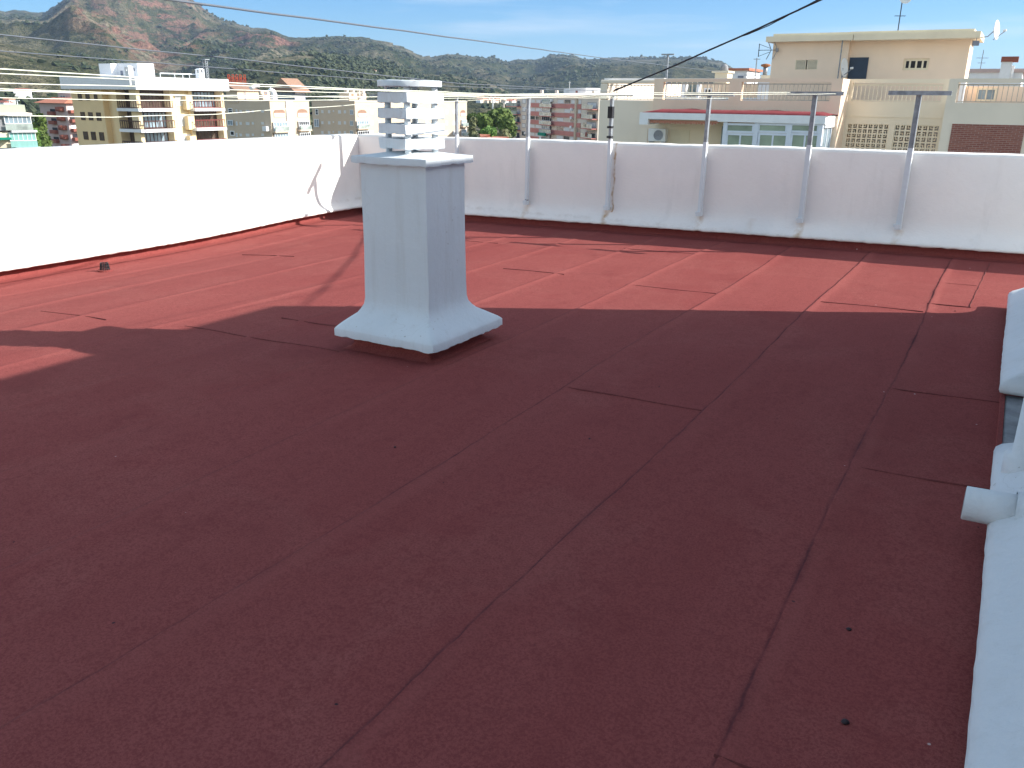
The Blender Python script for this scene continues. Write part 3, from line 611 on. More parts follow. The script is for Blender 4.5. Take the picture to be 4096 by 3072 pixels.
# ------------------------------------------------------------------ facades
class Fac:
    def __init__(s, O, u, n): s.O = Vector((O[0], O[1], 0)); s.u = Vector((*u, 0)).normalized(); s.n = Vector((*n, 0)).normalized()
    def hit(s, x, y, off=0):
        r = ray(x, y); P_ = CC + r*(((s.O+s.n*off-CC).dot(s.n))/r.dot(s.n)); return ((P_-s.O).dot(s.u), P_.z)
    def rect(s, x0, y0, x1, y1, off=0):
        xm, ym = (x0+x1)/2, (y0+y1)/2; a = s.hit(x0, ym, off)[0]; b = s.hit(x1, ym, off)[0]
        return (min(a, b), max(a, b), s.hit(xm, y1, off)[1], s.hit(xm, y0, off)[1])
    def bx(s, mb, u0, u1, z0, z1, d0, d1):
        c = []
        for z in (z0, z1):
            for (u, d) in ((u0,d1),(u1,d1),(u1,d0),(u0,d0)): q = s.O+s.u*u+s.n*d; c.append((q.x, q.y, z))
        if s.u.cross(s.n).z > 0:   # keep outward winding
            c = [c[3],c[2],c[1],c[0],c[7],c[6],c[5],c[4]]
        mb.quadbox(c); return mb
    def pt(s, u, z, d=0): q = s.O+s.u*u+s.n*d; return Vector((q.x, q.y, z))
def walls(F, mb, u0, u1, z0, z1, holes, d0, d1):
    """wall slab with one row of holes [(ua,ub,za,zb)]"""
    if not holes: F.bx(mb, u0, u1, z0, z1, d0, d1); return
    za = min(h[2] for h in holes); zb = max(h[3] for h in holes)
    F.bx(mb, u0, u1, z0, za, d0, d1); F.bx(mb, u0, u1, zb, z1, d0, d1); c = u0
    for h in sorted(holes):
        F.bx(mb, c, h[0], za, zb, d0, d1); c = h[1]
        if h[2] > za+.01: F.bx(mb, h[0], h[1], za, h[2], d0, d1)
        if h[3] < zb-.01: F.bx(mb, h[0], h[1], h[3], zb, d0, d1)
    F.bx(mb, c, u1, za, zb, d0, d1)
def window(F, par, rc, d, fm, pm, nv=1, nh=0, fw=.07, name='window', th=.06):
    u0, u1, z0, z1 = rc; mb = MB()
    F.bx(mb, u0, u1, z0, z0+fw, d-.02, d+th); F.bx(mb, u0, u1, z1-fw, z1, d-.02, d+th); F.bx(mb, u0, u0+fw, z0+fw, z1-fw, d-.02, d+th); F.bx(mb, u1-fw, u1, z0+fw, z1-fw, d-.02, d+th)
    for k in range(nv): c = u0+(u1-u0)*(k+1)/(nv+1); F.bx(mb, c-fw*.4, c+fw*.4, z0+fw, z1-fw, d-.02, d+th-.008)
    for k in range(nh): c = z0+(z1-z0)*(k+1)/(nh+1); F.bx(mb, u0+fw, u1-fw, c-fw*.4, c+fw*.4, d-.02, d+th-.014)
    o = obj(name, mb, fm, par); p = MB(); F.bx(p, u0+fw*.5, u1-fw*.5, z0+fw*.5, z1-fw*.5, d-.015, d+th*.4); obj('pane', p, pm, o); return o
def railing(F, par, rc, d, mat, sp=.14, w=.018, name='railing'):
    u0, u1, z0, z1 = rc; mb = MB(); F.bx(mb, u0, u1, z1-w*2, z1, d, d+w*1.5); F.bx(mb, u0, u1, z0, z0+w*1.5, d, d+w*1.5)
    n = max(2, int((u1-u0)/sp))
    for k in range(n+1): c = u0+(u1-u0-w)*k/n; F.bx(mb, c, c+w, z0, z1-w*2, d+w*.2, d+w*1.2)
    return obj(name, mb, mat, par)
def part(name, par, F, rc, d0, d1, mat): mb = MB(); F.bx(mb, *rc, d0, d1); return obj(name, mb, mat, par)
def dish(name, par, c, n, r, lnb=True, mat='dish'):
    n = Vector(n).normalized(); a = n.cross(Vector((0,0,1))).normalized(); b = n.cross(a); mb = MB(); rows = []
    for i in range(6):
        q = r*i/5+.002; rows.append([Vector(c)+n*(.22*q*q/r)+a*q*math.cos(t)+b*q*math.sin(t) for t in [2*math.pi*j/22 for j in range(22)]])
    rows2 = [[p-n*.02 for p in rw] for rw in rows[::-1]]
    mb.grid(rows+rows2, closed_v=True); o = obj('reflector', mb, M[mat], par, True)
    if lnb:
        e = Vector(c)+n*r*1.15-b*0+Vector((0,0,-r*.15)); s_ = Vector(c)+Vector((0,0,-r*.95))
        obj('feed_arm', MB().tube([s_, e], .018, 6), M['galv'], par); obj('receiver', MB().tube([e, e-n*.12], .05, 8), M['dish'], par)
    return o
def antenna(name, label, base, h, elems, mat='galv', rad=.03, group=None):
    t = thing(name, label, 'antenna', base, group); b = Vector(base)
    obj('mast', MB().tube([b, b+Vector((0,0,h))], rad, 6), M[mat], t)
    for zf, L, n in elems:
        mb = MB(); c = b+Vector((0,0,h*zf)); d = Vector((.9,.43,0)); e = Vector((-.43,.9,0))
        mb.tube([c-d*L*.5, c+d*L*.5], rad*.6, 5)
        for k in range(n): q = c+d*L*(k/(n-1)-.5); mb.tube([q-e*L*.22, q+e*L*.22], rad*.45, 4)
        obj('aerial', mb, M[mat], t)
    return t
# small shared details
# ------------------------------------------------------------------ right-hand neighbour: terrace block with penthouse
D0 = 40.0; M['rail'] = plain('pale_rail', (.50,.43,.36), .6, .2, 6, 0)
F = Fac((0, D0), (1, 0), (0, -1)); B_ = thing('terrace_building', 'large cream building with railed roof terrace, penthouse and glazed porch', 'building', (-3, D0, -20))
def ru(x, y, off=0): return F.hit(x, y, off)[0]
def rz(x, y, off=0): return F.hit(x, y, off)[1]
zT = rz(3000, 314); zo1 = rz(2980, 328); zo0 = rz(2980, 402)
uA, uB = ru(2614, 380), ru(3373, 318)
h1 = (ru(2652,365), ru(2915,365), zo0, zo1); h2 = (ru(2965,365), ru(3322,365), zo0, zo1)
mb = MB(); walls(F, mb, uA, uB, -20, zT, [h1, h2], -.3, 0)
F.bx(mb, uB-.3, uB, -20, zo0-.05, -12, -.3); F.bx(mb, uB-.3, uB, zo0-.05, zT, -1.75, -.3)
o = obj('wall', mb, M['beige_wall'], B_)
railing(F, B_, (h1[0], h1[1], zo0+.02, zo1-.06), -.12, M['rail'], .17, .022); railing(F, B_, (h2[0], h2[1], zo0+.02, zo1-.06), -.12, M['rail'], .17, .022)
# left wing, set back half a metre
dL = -.5; uL0 = ru(2397, 430, dL); hL = (F.rect(2428,335,2611,400,dL)); mb = MB(); walls(F, mb, uL0, uA+.3, -20, rz(2500,319,dL), [(hL[0], uA, hL[2], hL[3])], dL-.3, dL)
F.bx(mb, uL0, uL0+.3, -20, rz(2500,319,dL), -12, dL-.3)
bevel(obj('wall', mb, M['green_beige_wall'], B_), .06, 3)
railing(F, B_, (hL[0], uA, hL[2]+.02, hL[3]-.04), dL-.14, M['rail'], .17, .022)
part('parapet_coping', B_, F, (ru(2424,314,-1.5), uA, rz(2500,320,-1.5), rz(2500,313,-1.5)), -1.6, -1.3, M['white_render'])
# terrace deck and roofs behind
part('terrace_floor', B_, F, (uL0+.32, uB-.31, zo0-.35, zo0-.06), -12, -.82, M['concrete']); part('terrace_floor', B_, F, (uB-.31, ru(4330,400), zo0-.35, zo0-.06), -12, -2.1, M['concrete'])
# middle bay, set back
dM = -1.75; uM1 = ru(3785, 400); zTM = rz(3600,316,dM); hM = F.rect(3408,332,3769,407,dM)
s1 = F.rect(3383,496,3549,602,dM); s2 = F.rect(3572,500,3751,606,dM); zs0, zs1 = s1[2]-.3, s1[3]
mb = MB(); walls(F, mb, uB-.2, uM1+.2, zs1+.35, zTM, [hM], dM-.3, dM); walls(F, mb, uB-.2, uM1+.2, -20, zs1+.35, [(s1[0], s1[1], zs0, zs1), (s2[0], s2[1], zs0, zs1)], dM-.3, dM)
obj('wall', mb, M['yellow_beige_wall'], B_)
railing(F, B_, (hM[0], hM[1], hM[2]+.02, hM[3]-.06), dM-.12, M['cream'], .17, .022)
part('ledge', B_, F, (uB, uM1, rz(3600,470,dM), rz(3600,467,dM)), dM, dM+.03, M['yellow_beige_wall'])
for s_ in (s1, s2):                     # pierced block screens: open L shapes around a small square
    n = 8; cu = (s_[1]-s_[0])/n; mb = MB(); nz = int(round((zs1-zs0)/cu)); cz = (zs1-zs0)/nz; k = cu
    for a in range(n):
        for b in range(nz):
            u, z = s_[0]+a*cu, zs0+b*cz; fx, fz = (a % 2), ((nz-b) % 2)
            def bb(x0, x1, y0, y1):
                if fx: x0, x1 = 1-x1, 1-x0
                if fz: y0, y1 = 1-y1, 1-y0
                F.bx(mb, u+x0*cu, u+x1*cu, z+y0*cz, z+y1*cz, dM-.2, dM-.03)
            bb(0, .16, 0, 1); bb(.16, 1, .86, 1); bb(.86, 1, 0, .86); bb(.16, .86, 0, .12); bb(.40, .86, .48, .60) ; bb(.40, .52, .12, .48); bb(.72,.86,.12,.20)
    obj('pierced_block_screen', mb, M['yellow_beige_wall'], B_)
    part('stair_shade', B_, F, (s_[0]-.1, s_[1]+.1, zs0-.1, zs1+.1), dM-1.6, dM-1.5, M['concrete'])
# right bay with brick panel
hR = (ru(3828,370), ru(4200,370), rz(3960,411), rz(3960,330)); mb = MB(); walls(F, mb, uM1, ru(4330,400), -20, rz(3950,314), [hR], -.3, 0); F.bx(mb, uM1, uM1+.3, -20, hR[2], -1.8, -.3)
obj('wall', mb, M['green_beige_wall'], B_); railing(F, B_, (hR[0], hR[1], hR[2]+.02, hR[3]-.06), -.14, M['rail'], .17, .022)
bk = F.rect(3797,498,4089,640); part('brick_panel', B_, F, bk, 0, .03, M['brick'])
# porch
dP = 2.2; uP0, uP1 = ru(2558,470,dP), ru(3303,470,dP); zf0, zf1 = rz(2950,484,dP), rz(2950,457,dP)
mb = MB(); F.bx(mb, uP0, uP1, zf0, zf1, dP-.25, dP); F.bx(mb, uP0, ru(2591,480,dP), rz(2570,498,dP), zf0, dP-.25, dP); F.bx(mb, ru(2870,480,dP), uP1, rz(3000,490,dP), zf0, dP-.25, dP)
F.bx(mb, uP1-.25, uP1, rz(3000,505,dP), zf1, 0, dP-.25); F.bx(mb, uP0, uP0+.2, rz(2570,498,dP), zf1, 0, dP-.25); F.bx(mb, uP0+.2, uP1-.25, zf0+.1, zf0+.25, 0, dP-.25)
obj('fascia', mb, M['white_render'], B_)
zr = rz(3000,443); mb = MB(); rows = []
for k in range(41):
    u = ru(2634,455)+(uP1+.1-ru(2634,455))*k/40; w_ = .06*mn.noise(Vector((u*1.3, 0, 3))) - (.22*max(0, (k-30)/10)) ; e_ = min(1, k/3, (40-k)/2)
    rows.append([F.pt(u, zf1+.003, dP-.04), F.pt(u, zf1+.01+.05*e_, dP-.08), F.pt(u, zf1+.10*e_+(zr-zf1)*.4, dP*.55), F.pt(u, zf1+(zr-zf1+w_)*e_+.02, .02), F.pt(u, zf1-.02, .02)])
mb.grid(rows); obj('porch_roof', mb, M['dark_red_roof'], B_, True)
for k in range(3):
    a = (2899+ k*131, 3021+k*131); a = [(2902,3017),(3030,3150),(3160,3277)][k]
    window(F, B_, F.rect(a[0], 493, a[1], 532, dP-.1), dP-.15, M['blue_white'], M['green_glass'], 0, 0, .09)
    window(F, B_, (lambda r: (r[0], r[1], r[2]-1.0, r[3]))(F.rect(a[0], 533, a[1], 598, dP-.1)), dP-.15, M['blue_white'], M['green_glass'], 1, 0, .09)
mb = MB()
for x in (2899, 3023, 3155, 3279): u = ru(x, 540, dP-.1); F.bx(mb, u-.09, u+.09, -2.3, zf0-.06, dP-.28, dP-.06)
obj('porch_post', mb, M['blue_white'], B_)
FS = Fac((F.pt(ru(3281,540,dP-.1), 0, dP-.1).x+.02, D0-dP+.1), (0, 1), (1, 0)); window(FS, B_, (.15, dP-.2, -2.0, zf0-.15), 0, M['blue_white'], M['sky_glass'], 1, 1, .09)
part('window_shutter', B_, F, F.rect(2682,519,2757,590), 0, .04, M['cream']); part('window_shutter', B_, F, F.rect(2551,512,2590,590), 0, .04, M['green_beige_wall'])
part('drain_pipe', B_, F, F.rect(2884,505,2892,600,.1), 0, .1, M['sky_glass']); part('wall_panel', B_, F, (uA-.1, ru(2899,540), -6, zf0), 0, .012, M['yellow_beige_wall'])
mb = MB(); a0, a1 = ru(2594,488,dP-.3), ru(2868,488,dP-.3); zz0, zz1 = rz(2730,496,dP-.3), rz(2730,483,dP-.3)
for k in range(26): q = a0+(a1-a0)*k/26; F.bx(mb, q, q+(a1-a0)/26-.03, zz0+.02*(k % 2), zz1-.06, dP-.33, dP-.30)
F.bx(mb, a0-.05, a1+.05, zz1-.07, zz1, dP-.42, dP-.28); obj('awning', mb, M['pink_awning'], B_)
ac = thing('air_conditioner', 'boxy white air-conditioning unit on the wall under the pink awning', 'air conditioner', F.pt(ru(2628,540,.4), rz(2628,566,.4), .3))
r_ = F.rect(2592,515,2661,566,.5); bevel(part('casing', ac, F, r_, .15, .5, M['white_render']), .02)
cu, cz = r_[0]+(r_[1]-r_[0])*.60, (r_[2]+r_[3])/2; mb = MB(); mb.tube([F.pt(cu, cz, .501), F.pt(cu, cz, .515)], .24, 24); obj('fan', mb, M['slate'], ac)
mb = MB()
for q in range(5):
    rad = .05+.045*q; mb.tube([F.pt(cu+rad*math.cos(t*math.pi/10), cz+rad*math.sin(t*math.pi/10), .525) for t in range(21)], .006, 4)
obj('fan_grille', mb, M['white_render'], ac)
for q in (r_[0]+.1, r_[1]-.15): part('bracket', ac, F, (q, q+.05, r_[2]-.06, r_[2]), .002, .55, M['galv'])
# penthouse
dQ = -4.5; uQ0, uQ1 = ru(3082,290,dQ), ru(3868,240,dQ); zq = rz(3240,160,dQ); zqr = rz(3670,157,dQ); us = ru(3392,220,dQ)
mb = MB(); dw, dv = F.rect(3395,230,3470,320,dQ-.35), F.rect(3613,234,3715,281,dQ-.35)
walls(F, mb, uQ0, us, zo0-.1, zq+.1, [F.rect(3181,240,3270,278,dQ)], dQ-.3, dQ); F.bx(mb, us-.3, us, zo0-.1, zq+.1, dQ-.7, dQ-.3)
walls(F, mb, us, uQ1, zo0-.1, zqr+.1, [(dv[0], dv[1], dv[2], dv[3])], dQ-.65, dQ-.35); F.bx(mb, uQ1-.3, uQ1, zo0-.1, zqr+.1, dQ-3.0, dQ-.65); F.bx(mb, uQ0, uQ0+.3, zo0-.1, zq+.1, dQ-3.0, dQ-.3); F.bx(mb, uQ0+.3, uQ1-.3, zo0-.1, zq+.1, dQ-3.0, dQ-2.7)
obj('penthouse_wall', mb, M['beige_wall'], B_)
part('door', B_, F, dw, dQ-.345, dQ-.30, M['dark_blue_door'])
o = window(F, B_, dv, dQ-.50, M['cream'], M['dark_inside'], 3, 0, .10)
for q in ((3181,3223),(3228,3270)):
    r_ = F.rect(q[0],240,q[1],278,dQ); mb = MB()
    for k in range(8): z = r_[2]+(r_[3]-r_[2])*(k+.15)/8; F.bx(mb, r_[0], r_[1], z, z+.035, dQ-.14, dQ-.02)
    F.bx(mb, r_[0], r_[0]+.03, r_[2], r_[3], dQ-.2, dQ-.01); F.bx(mb, r_[1]-.03, r_[1], r_[2], r_[3], dQ-.2, dQ-.01); obj('louvre', mb, M['cream'], B_)
    part('louvre_shade', B_, F, r_, dQ-.29, dQ-.2, M['dark_inside'])
mb = MB(); F.bx(mb, ru(3064,155,dQ+.45), ru(3412,150,dQ+.45), rz(3240,164,dQ+.45), rz(3240,142,dQ+.45), dQ-3.3, dQ+.45)
F.bx(mb, ru(3415,145,dQ+.45), ru(3922,140,dQ+.45), rz(3670,156,dQ+.45), rz(3670,130,dQ+.45), dQ-3.3, dQ+.45-.003)
F.bx(mb, ru(3094,140,dQ+.1), ru(3403,140,dQ+.1), rz(3240,142,dQ+.45)+.0, rz(3240,132,dQ+.1), dQ-3.0, dQ+.1); F.bx(mb, ru(3404,130,dQ+.1), ru(3897,130,dQ+.1), rz(3670,130,dQ+.45), rz(3670,120,dQ+.1), dQ-3.0, dQ+.09)
obj('roof_slab', mb, M['cream'], B_)
# things seen through the terrace openings
for x0, x1, y0 in ((2499,2523,331),(2586,2604,336),(2725,2742,333),(2783,2795,333),(3030,3075,327),(2462,2470,336)):
    part('terrace_pier', B_, F, (ru(x0,360,-8), ru(x1,360,-8), zo0-.06, rz(x0,y0,-8)), -8.4, -8.0, M['white_render'])
mb = MB(); ub = ru(3095,360,-8); F.bx(mb, uL0+.3, ub, zo0-.06, zo0+.14, -8.3, -8.1); F.bx(mb, uL0+.3, ub, zo0+1.02, zo0+1.14, -8.3, -8.1); obj('back_parapet', mb, M['white_render'], B_)
railing(F, B_, (uL0+.3, ub, zo0+.14, zo0+1.0), -8.2, M['cream'], .3, .03)
part('terrace_wall', B_, F, (ru(2800,360,-9), ru(3100,360,-9), zo0-.06, rz(2900,336,-9)), -9.4, -9.0, M['beige_wall'])
window(F, B_, F.rect(2815,352,2845,380,-8.9), -9, M['white_render'], M['dark_inside'], 1, 0, .08)
window(F, B_, F.rect(3905,352,3985,405,-6.9), -7, M['cream'], M['sky_glass'], 1, 0, .08); part('terrace_wall', B_, F, (ru(3800,360,-7), ru(4260,360,-7), zo0-.06, rz(3990,345,-7)), -7.3, -7.0, M['beige_wall'])
part('terrace_wall', B_, F, (ru(3838,360,-3), ru(3858,360,-3), zo0-.06, rz(3850,328,-3)), -3.3, -3.0, M['white_render'])
# chimneys on the terrace
def pot_chimney():
    c = thing('chimney', 'cream chimney pillar topped with a stone ball behind the terrace railing', 'chimney', F.pt(ru(2880,300,-9.5), zo0, -9.5))
    r_ = F.rect(2856,291,2905,400,-9.2); part('pillar', c, F, r_, -10.2, -9.2, M['cream']); r2 = F.rect(2847,283,2914,291,-9.1)
    part('capstone', c, F, r2, -10.3, -9.1, M['cream']); cu = (r_[0]+r_[1])/2
    obj('neck', MB().tube([F.pt(cu, r2[3], -9.7), F.pt(cu, r2[3]+.12, -9.7), F.pt(cu, r2[3]+.3, -9.7)], [.28,.2,.13], 14), M['concrete'], c, True)
    obj('ball', MB().sphere(F.pt(cu, rz(2889,273,-9.7), -9.7), .22, 16), M['concrete'], c, True)
pot_chimney()
c = thing('chimney', 'slim grey metal flue with dark cowl left of the penthouse', 'chimney', F.pt(ru(3062,300,-9), zo0, -9)); q = F.pt(ru(3059,300,-9), 0, -9)
za, zb_ = rz(3059,300,-9), rz(3059,268,-9); part('base', c, F, F.rect(3038,301,3078,400,-8.7), -9.5, -8.7, M['cream'])
obj('flue', MB().tube([(q.x,q.y,za),(q.x,q.y,zb_)], .12, 12), M['galv'], c, True); obj('cowl', MB().tube([(q.x,q.y,zb_),(q.x,q.y,zb_+.05),(q.x,q.y,zb_+.13),(q.x,q.y,zb_+.17)], [.14,.26,.24,.06], 14), M['rust'], c, True)
# antennas, dishes and lamp of the terrace building
bp = F.pt(ru(3592,120,dQ-1.5), rz(3670,120,dQ+.1), dQ-1.5); t = antenna('roof_mast', 'tall thin mast with small dish on the penthouse roof', bp, 1.65, [(.45,.45,4)], 'black', .025)
dish('dish', t, bp+Vector((.12,-.05,1.52)), (.35,-.9,.2), .28, False)
bp = F.pt(ru(3352,312,dQ+.25), zo0-.1, dQ+.3); t = antenna('roof_mast', 'slender pole against the penthouse wall beside the white dish', bp, rz(3364,145,dQ+.3)-zo0+.1, [], 'galv', .03)
bp2 = F.pt(ru(3371,300,dQ+.9), zo0-.1, dQ+.9)
t = thing('satellite_dish', 'white satellite dish in front of the dark blue penthouse door', 'satellite dish', bp2); c = F.pt(ru(3371,272,dQ+.9), rz(3371,272,dQ+.9), dQ+.9)
obj('pole', MB().tube([bp2, c], .03, 6), M['galv'], t); dish('dish', t, c, (.97,-.20,.12), .42)
c = F.pt(ru(3979,121,dQ+.4), rz(3979,121,dQ+.4), dQ+.4); w0 = F.pt(ru(3922,150,dQ+.3), rz(3922,150,dQ+.3), dQ+.3)
t = thing('satellite_dish', 'white satellite dish on a bent arm at the right end of the penthouse roof', 'satellite dish', w0)
obj('arm', MB().tube([w0, w0.lerp(c,.55)+Vector((0,0,-.12)), c], .022, 6), M['galv'], t); dish('dish', t, c, (.97,-.22,.10), .40)
c = F.pt(ru(3903,173,dQ+.3), rz(3903,173,dQ+.3), dQ+.3); t = thing('floodlight', 'small grey floodlight under the right eave of the penthouse', 'lamp', c)
obj('housing', MB().rbox(c, .12, .07, c.z-.1, c.z+.1, .4), M['slate'], t); obj('bracket', MB().tube([c+Vector((0,0,.1)), c+Vector((0,0,.25))], .015, 5), M['galv'], t)
# yagi on the left wall of the penthouse
c = F.pt(ru(3108,200,dQ+.15), rz(3108,200,dQ+.15), dQ+.15); t = thing('television_aerial', 'dark television aerial pointing left from the penthouse corner', 'antenna', c)
mb = MB().tube([c, c+Vector((-.9,-.05,0))], .014, 5)
for k, (dx, L) in enumerate(((-.88,.30),(-.86,.02))): 
    mb.tube([c+Vector((dx,0,-L)), c+Vector((dx,0,L))], .02, 5)
for zz_ in (-.28, .28): mb.tube([c+Vector((-.30,0,zz_*.25)), c+Vector((-.88,0,zz_))], .01, 4)
obj('boom', mb, M['black'], t); mb = MB()
for dx in (-.28, .02):
    for sg in (-1, 1): mb.tube([c+Vector((dx,0,0)), c+Vector((dx-.22*(1 if sg<0 else 1)*(.9), 0, .42*sg))], .02, 5)
obj('reflector', mb, M['galv'], t); obj('junction', MB().rbox(c, .06, .05, c.z-.08, c.z+.08, 0), M['concrete'], t)
c = F.pt(ru(3020,314,-11), 1.9, -11); antenna('roof_mast', 'rusty television antenna behind the white block left of the penthouse', c, rz(3022,232,-11)-1.9, [(.97,.35,3),(.55,1.2,2)], 'galv', .03)
c = F.pt(ru(2665,312,-3), zo0-.1, -3); t = thing('clothesline_post', 'thin pale T-shaped post standing on the neighbouring terrace', 'post', c); zt_ = rz(2672,221,-3)
obj('upright', MB().rbox(c, .05, .05, c.z, zt_, 0), M['galv'], t); obj('crossbar', MB().box(c.x-.33, c.x+.33, c.y-.04, c.y+.04, zt_, zt_+.07), M['galv'], t)
# white block behind the terrace, and the one at the far right
def block(label, O, x0, xc, x1, y0, y1, rng, mats, name='apartment_block', top=None):
    """corner at photo column xc; left face shaded (along -X), right face lit (along +Y)"""
    c = at(xc, y0, rng); FL = Fac((c.x, c.y), (1, 0), (0, -1)); FRt = Fac((c.x, c.y), (0, 1), (1, 0))
    L = -FL.hit(x0, (y0+y1)/2)[0]; Wd = FRt.hit(x1, (y0+y1)/2)[0]
    t = thing(name, label, 'building', (c.x, c.y, -20)); mb = MB().box(c.x-L, c.x, c.y, c.y+Wd, -20, c.z); obj('wall', mb, M[mats], t)
    return t, c, FL, FRt, L, Wd
t, c, FL, FT, L, Wd = block('small white rooftop block between the ball chimney and penthouse', 0, 2912, 2989, 3040, 282, 314, 62, 'white_render')
part('roof_edge', t, FL, (-L-.15, .15, c.z, c.z+.15), -Wd-.1, .12, M['terracotta']); part('window', t, FL, FL.rect(2952,303,2974,312), 0, .04, M['slate'])
t, c, FL, FT, L, Wd = block('white block with a dark-capped chimney at the right edge beyond the terrace', 0, 3868, 4095, 4100.5, 275, 313, 75, 'white_render')
part('roof_edge', t, FL, (-L-.15, .15, c.z-.25, c.z+.01), -Wd-.1, .12, M['mauve_wall']); window(FL, t, FL.rect(3888,298,3905,311), 0, M['white_render'], M['slate'], 1, 0, .1)
ch = thing('chimney', 'broad white chimney with a dark red cap on the right-edge block', 'chimney', FL.pt(FL.hit(4022,300)[0], c.z-2, .3)); r_ = FL.rect(4000,247,4044,314,.6)
part('stack', ch, FL, r_, -.6, .6, M['white_render']); part('cap', ch, FL, (r_[0]-.05, r_[1]+.35, r_[3], r_[3]+.35), -.75, .7, M['red_brown']); part('stack', ch, FL, FL.rect(4044,262,4055,314,.3), -.6, .3, M['white_render'])
c2 = FL.pt(FL.hit(3916,275)[0], c.z, -2); antenna('roof_mast', 'thin television antenna on the roof of the right-edge white block', c2, FL.hit(3930,200,-2)[1]-c.z, [(.6,.8,4),(.35,.5,3)], 'galv', .03)
# ------------------------------------------------------------------ yellow block with white roof band
cb = at(541, 332, 118.0); xb, yb = cb.x, cb.y
t = thing('apartment_block', 'yellow apartment block with a broad white roof band and brown balconies', 'building', (xb, yb, -20)); Y_ = t
FL = Fac((xb, yb), (1, 0), (0, -1)); FT = Fac((xb, yb), (0, 1), (1, 0))
zb1, zb0 = FL.hit(541,306)[1], FL.hit(541,359)[1]; Lb = -FL.hit(240,335)[0]; Wb = FT.hit(916,340)[0]
bevel(part('roof_band', t, FL, (-Lb, 0, zb0, zb1), -Wb, 0, M['white_render']), .05)
iL = 1.0; Lw = -FL.hit(288,400,-iL)[0]; uc = FL.hit(466,400,-iL)[0]; us_ = FL.hit(410,400,-iL)[0]; us2 = FL.hit(445,400,-iL)[0]
mb = MB(); FL.bx(mb, -Lw, us_, -20, zb0, -Wb+1.0, -iL); FL.bx(mb, us_, us2, -20, zb0, -Wb+1.0, -iL-.8); FL.bx(mb, us2, uc, -20, zb0, -Wb+1, -iL)
obj('wall', mb, M['ochre_wall'], t)
mb = MB(); FL.bx(mb, uc, -2.4, -20, zb0, -Wb+1.0, -iL-1.3); obj('wall', mb, M['pale_yellow'], t)
for (x0, x1, y0, y1) in ((313,328,373,402),(343,359,373,402),(377,390,373,402),(324,341,448,480),(355,372,449,481),(387,405,450,483),(335,353,526,558),(366,384,527,560),(399,417,529,562)):
    window(FL, t, FL.rect(x0,y0,x1,y1,-iL), -iL, M['brown_metal'], M['brown_glass'], 0, 1, .10)
# storey levels from the balcony slabs (same on both faces)
zs = [FT.hit(640,434)[1], FT.hit(640,517)[1]]; fh = zs[0]-zs[1]; sl_h = FT.hit(640,434)[1]-FT.hit(640,446)[1]
levels = [zs[0]-fh*k for k in range(7)]
tops = [zb0]+[z-sl_h for z in levels[:-1]]
cols = [(563,687,'L'),(773,889,'R')]
dW = -1.1                                          # wall plane of the lit face behind the band edge
for k, (zt_, zf_) in enumerate(zip(tops, levels)):
    for ci, (x0, x1, nm) in enumerate(cols):
        u0, u1 = FT.hit(x0, 440, dW)[0], FT.hit(x1, 440, dW)[0]
        gl_ = [['brown_glass','sky_glass','sky_glass'],['sky_glass','brown_glass','brown_glass']][ci][k % 3]
        window(FT, t, (u0+.1, u1-.1, zf_+.05, zt_-.05), -2.3, M['brown_metal'], M[gl_], 7, 1 if k == 0 else 0, .12, 'glazed_screen')
        part('balcony', t, FT, (FT.hit(x0+8, 440, -.1)[0], FT.hit(x1+12, 440, -.1)[0], zf_-sl_h, zf_), -2.35, -.1, M['white_render'])
        if k < 3 or True: railing(FT, t, (FT.hit(x0+4,440,-.25)[0], FT.hit(x1+6,440,-.25)[0], zf_+.05, zf_+1.05), -.3, M['maroon_metal' if (ci == 1) else 'brown_metal'], .42, .06)
    # shaded face balcony
    u0, u1 = FL.hit(468,440,-.2)[0], FL.hit(551,440,-.2)[0]
    window(FL, t, (FL.hit(474,400,-2.2)[0], FL.hit(546,400,-2.2)[0], zf_+.05, zt_-.05), -iL-1.3, M['brown_metal'], M['brown_glass'], 4, 0, .12, 'glazed_screen')
    part('balcony', t, FL, (u0, u1+.25, zf_-sl_h, zf_), -2.3, -.15, M['white_render']); railing(FL, t, (u0+.1, u1+.1, zf_+.05, zf_+1.05), -.35, M['brown_metal'], .42, .06)
mb = MB(); zlow = -20
for x0, x1, da, db in ((551,566,-2.4,dW),(686,698,-2.4,dW),(760,774,-2.4,dW),(887,899,-2.4,dW)):
    FT.bx(mb, FT.hit(x0,440,db)[0], FT.hit(x1,440,db)[0], zlow, zb0, da, db)
FT.bx(mb, FT.hit(697,440,-1.5)[0], FT.hit(756,440,-1.5)[0], zlow, zb0, -2.6, -1.5)
obj('pier', mb, M['pale_yellow'], t)
part('wall', t, FT, (2.4, Wb-1.0, -20, zb0), -6, -2.32, M['ochre_wall'])
for zf_, tt in zip(levels, tops):
    part('meter_cabinet', t, FT, (FT.hit(742,440,-1)[0], FT.hit(762,440,-1)[0], zf_-.2, zf_+1.5), -1.5, -.7, M['pale_yellow'])
    window(FT, t, (FT.hit(705,440,-1.5)[0], FT.hit(727,440,-1.5)[0], tt-1.9, tt-.45), -1.5, M['pale_frame'], M['shutter'], 0, 5, .06, 'louvred_window')
    window(FT, t, (FT.hit(730,440,-1.5)[0], FT.hit(752,440,-1.5)[0], tt-1.9, tt-.45), -1.5, M['pale_frame'], M['shutter'], 0, 5, .06, 'louvred_window')
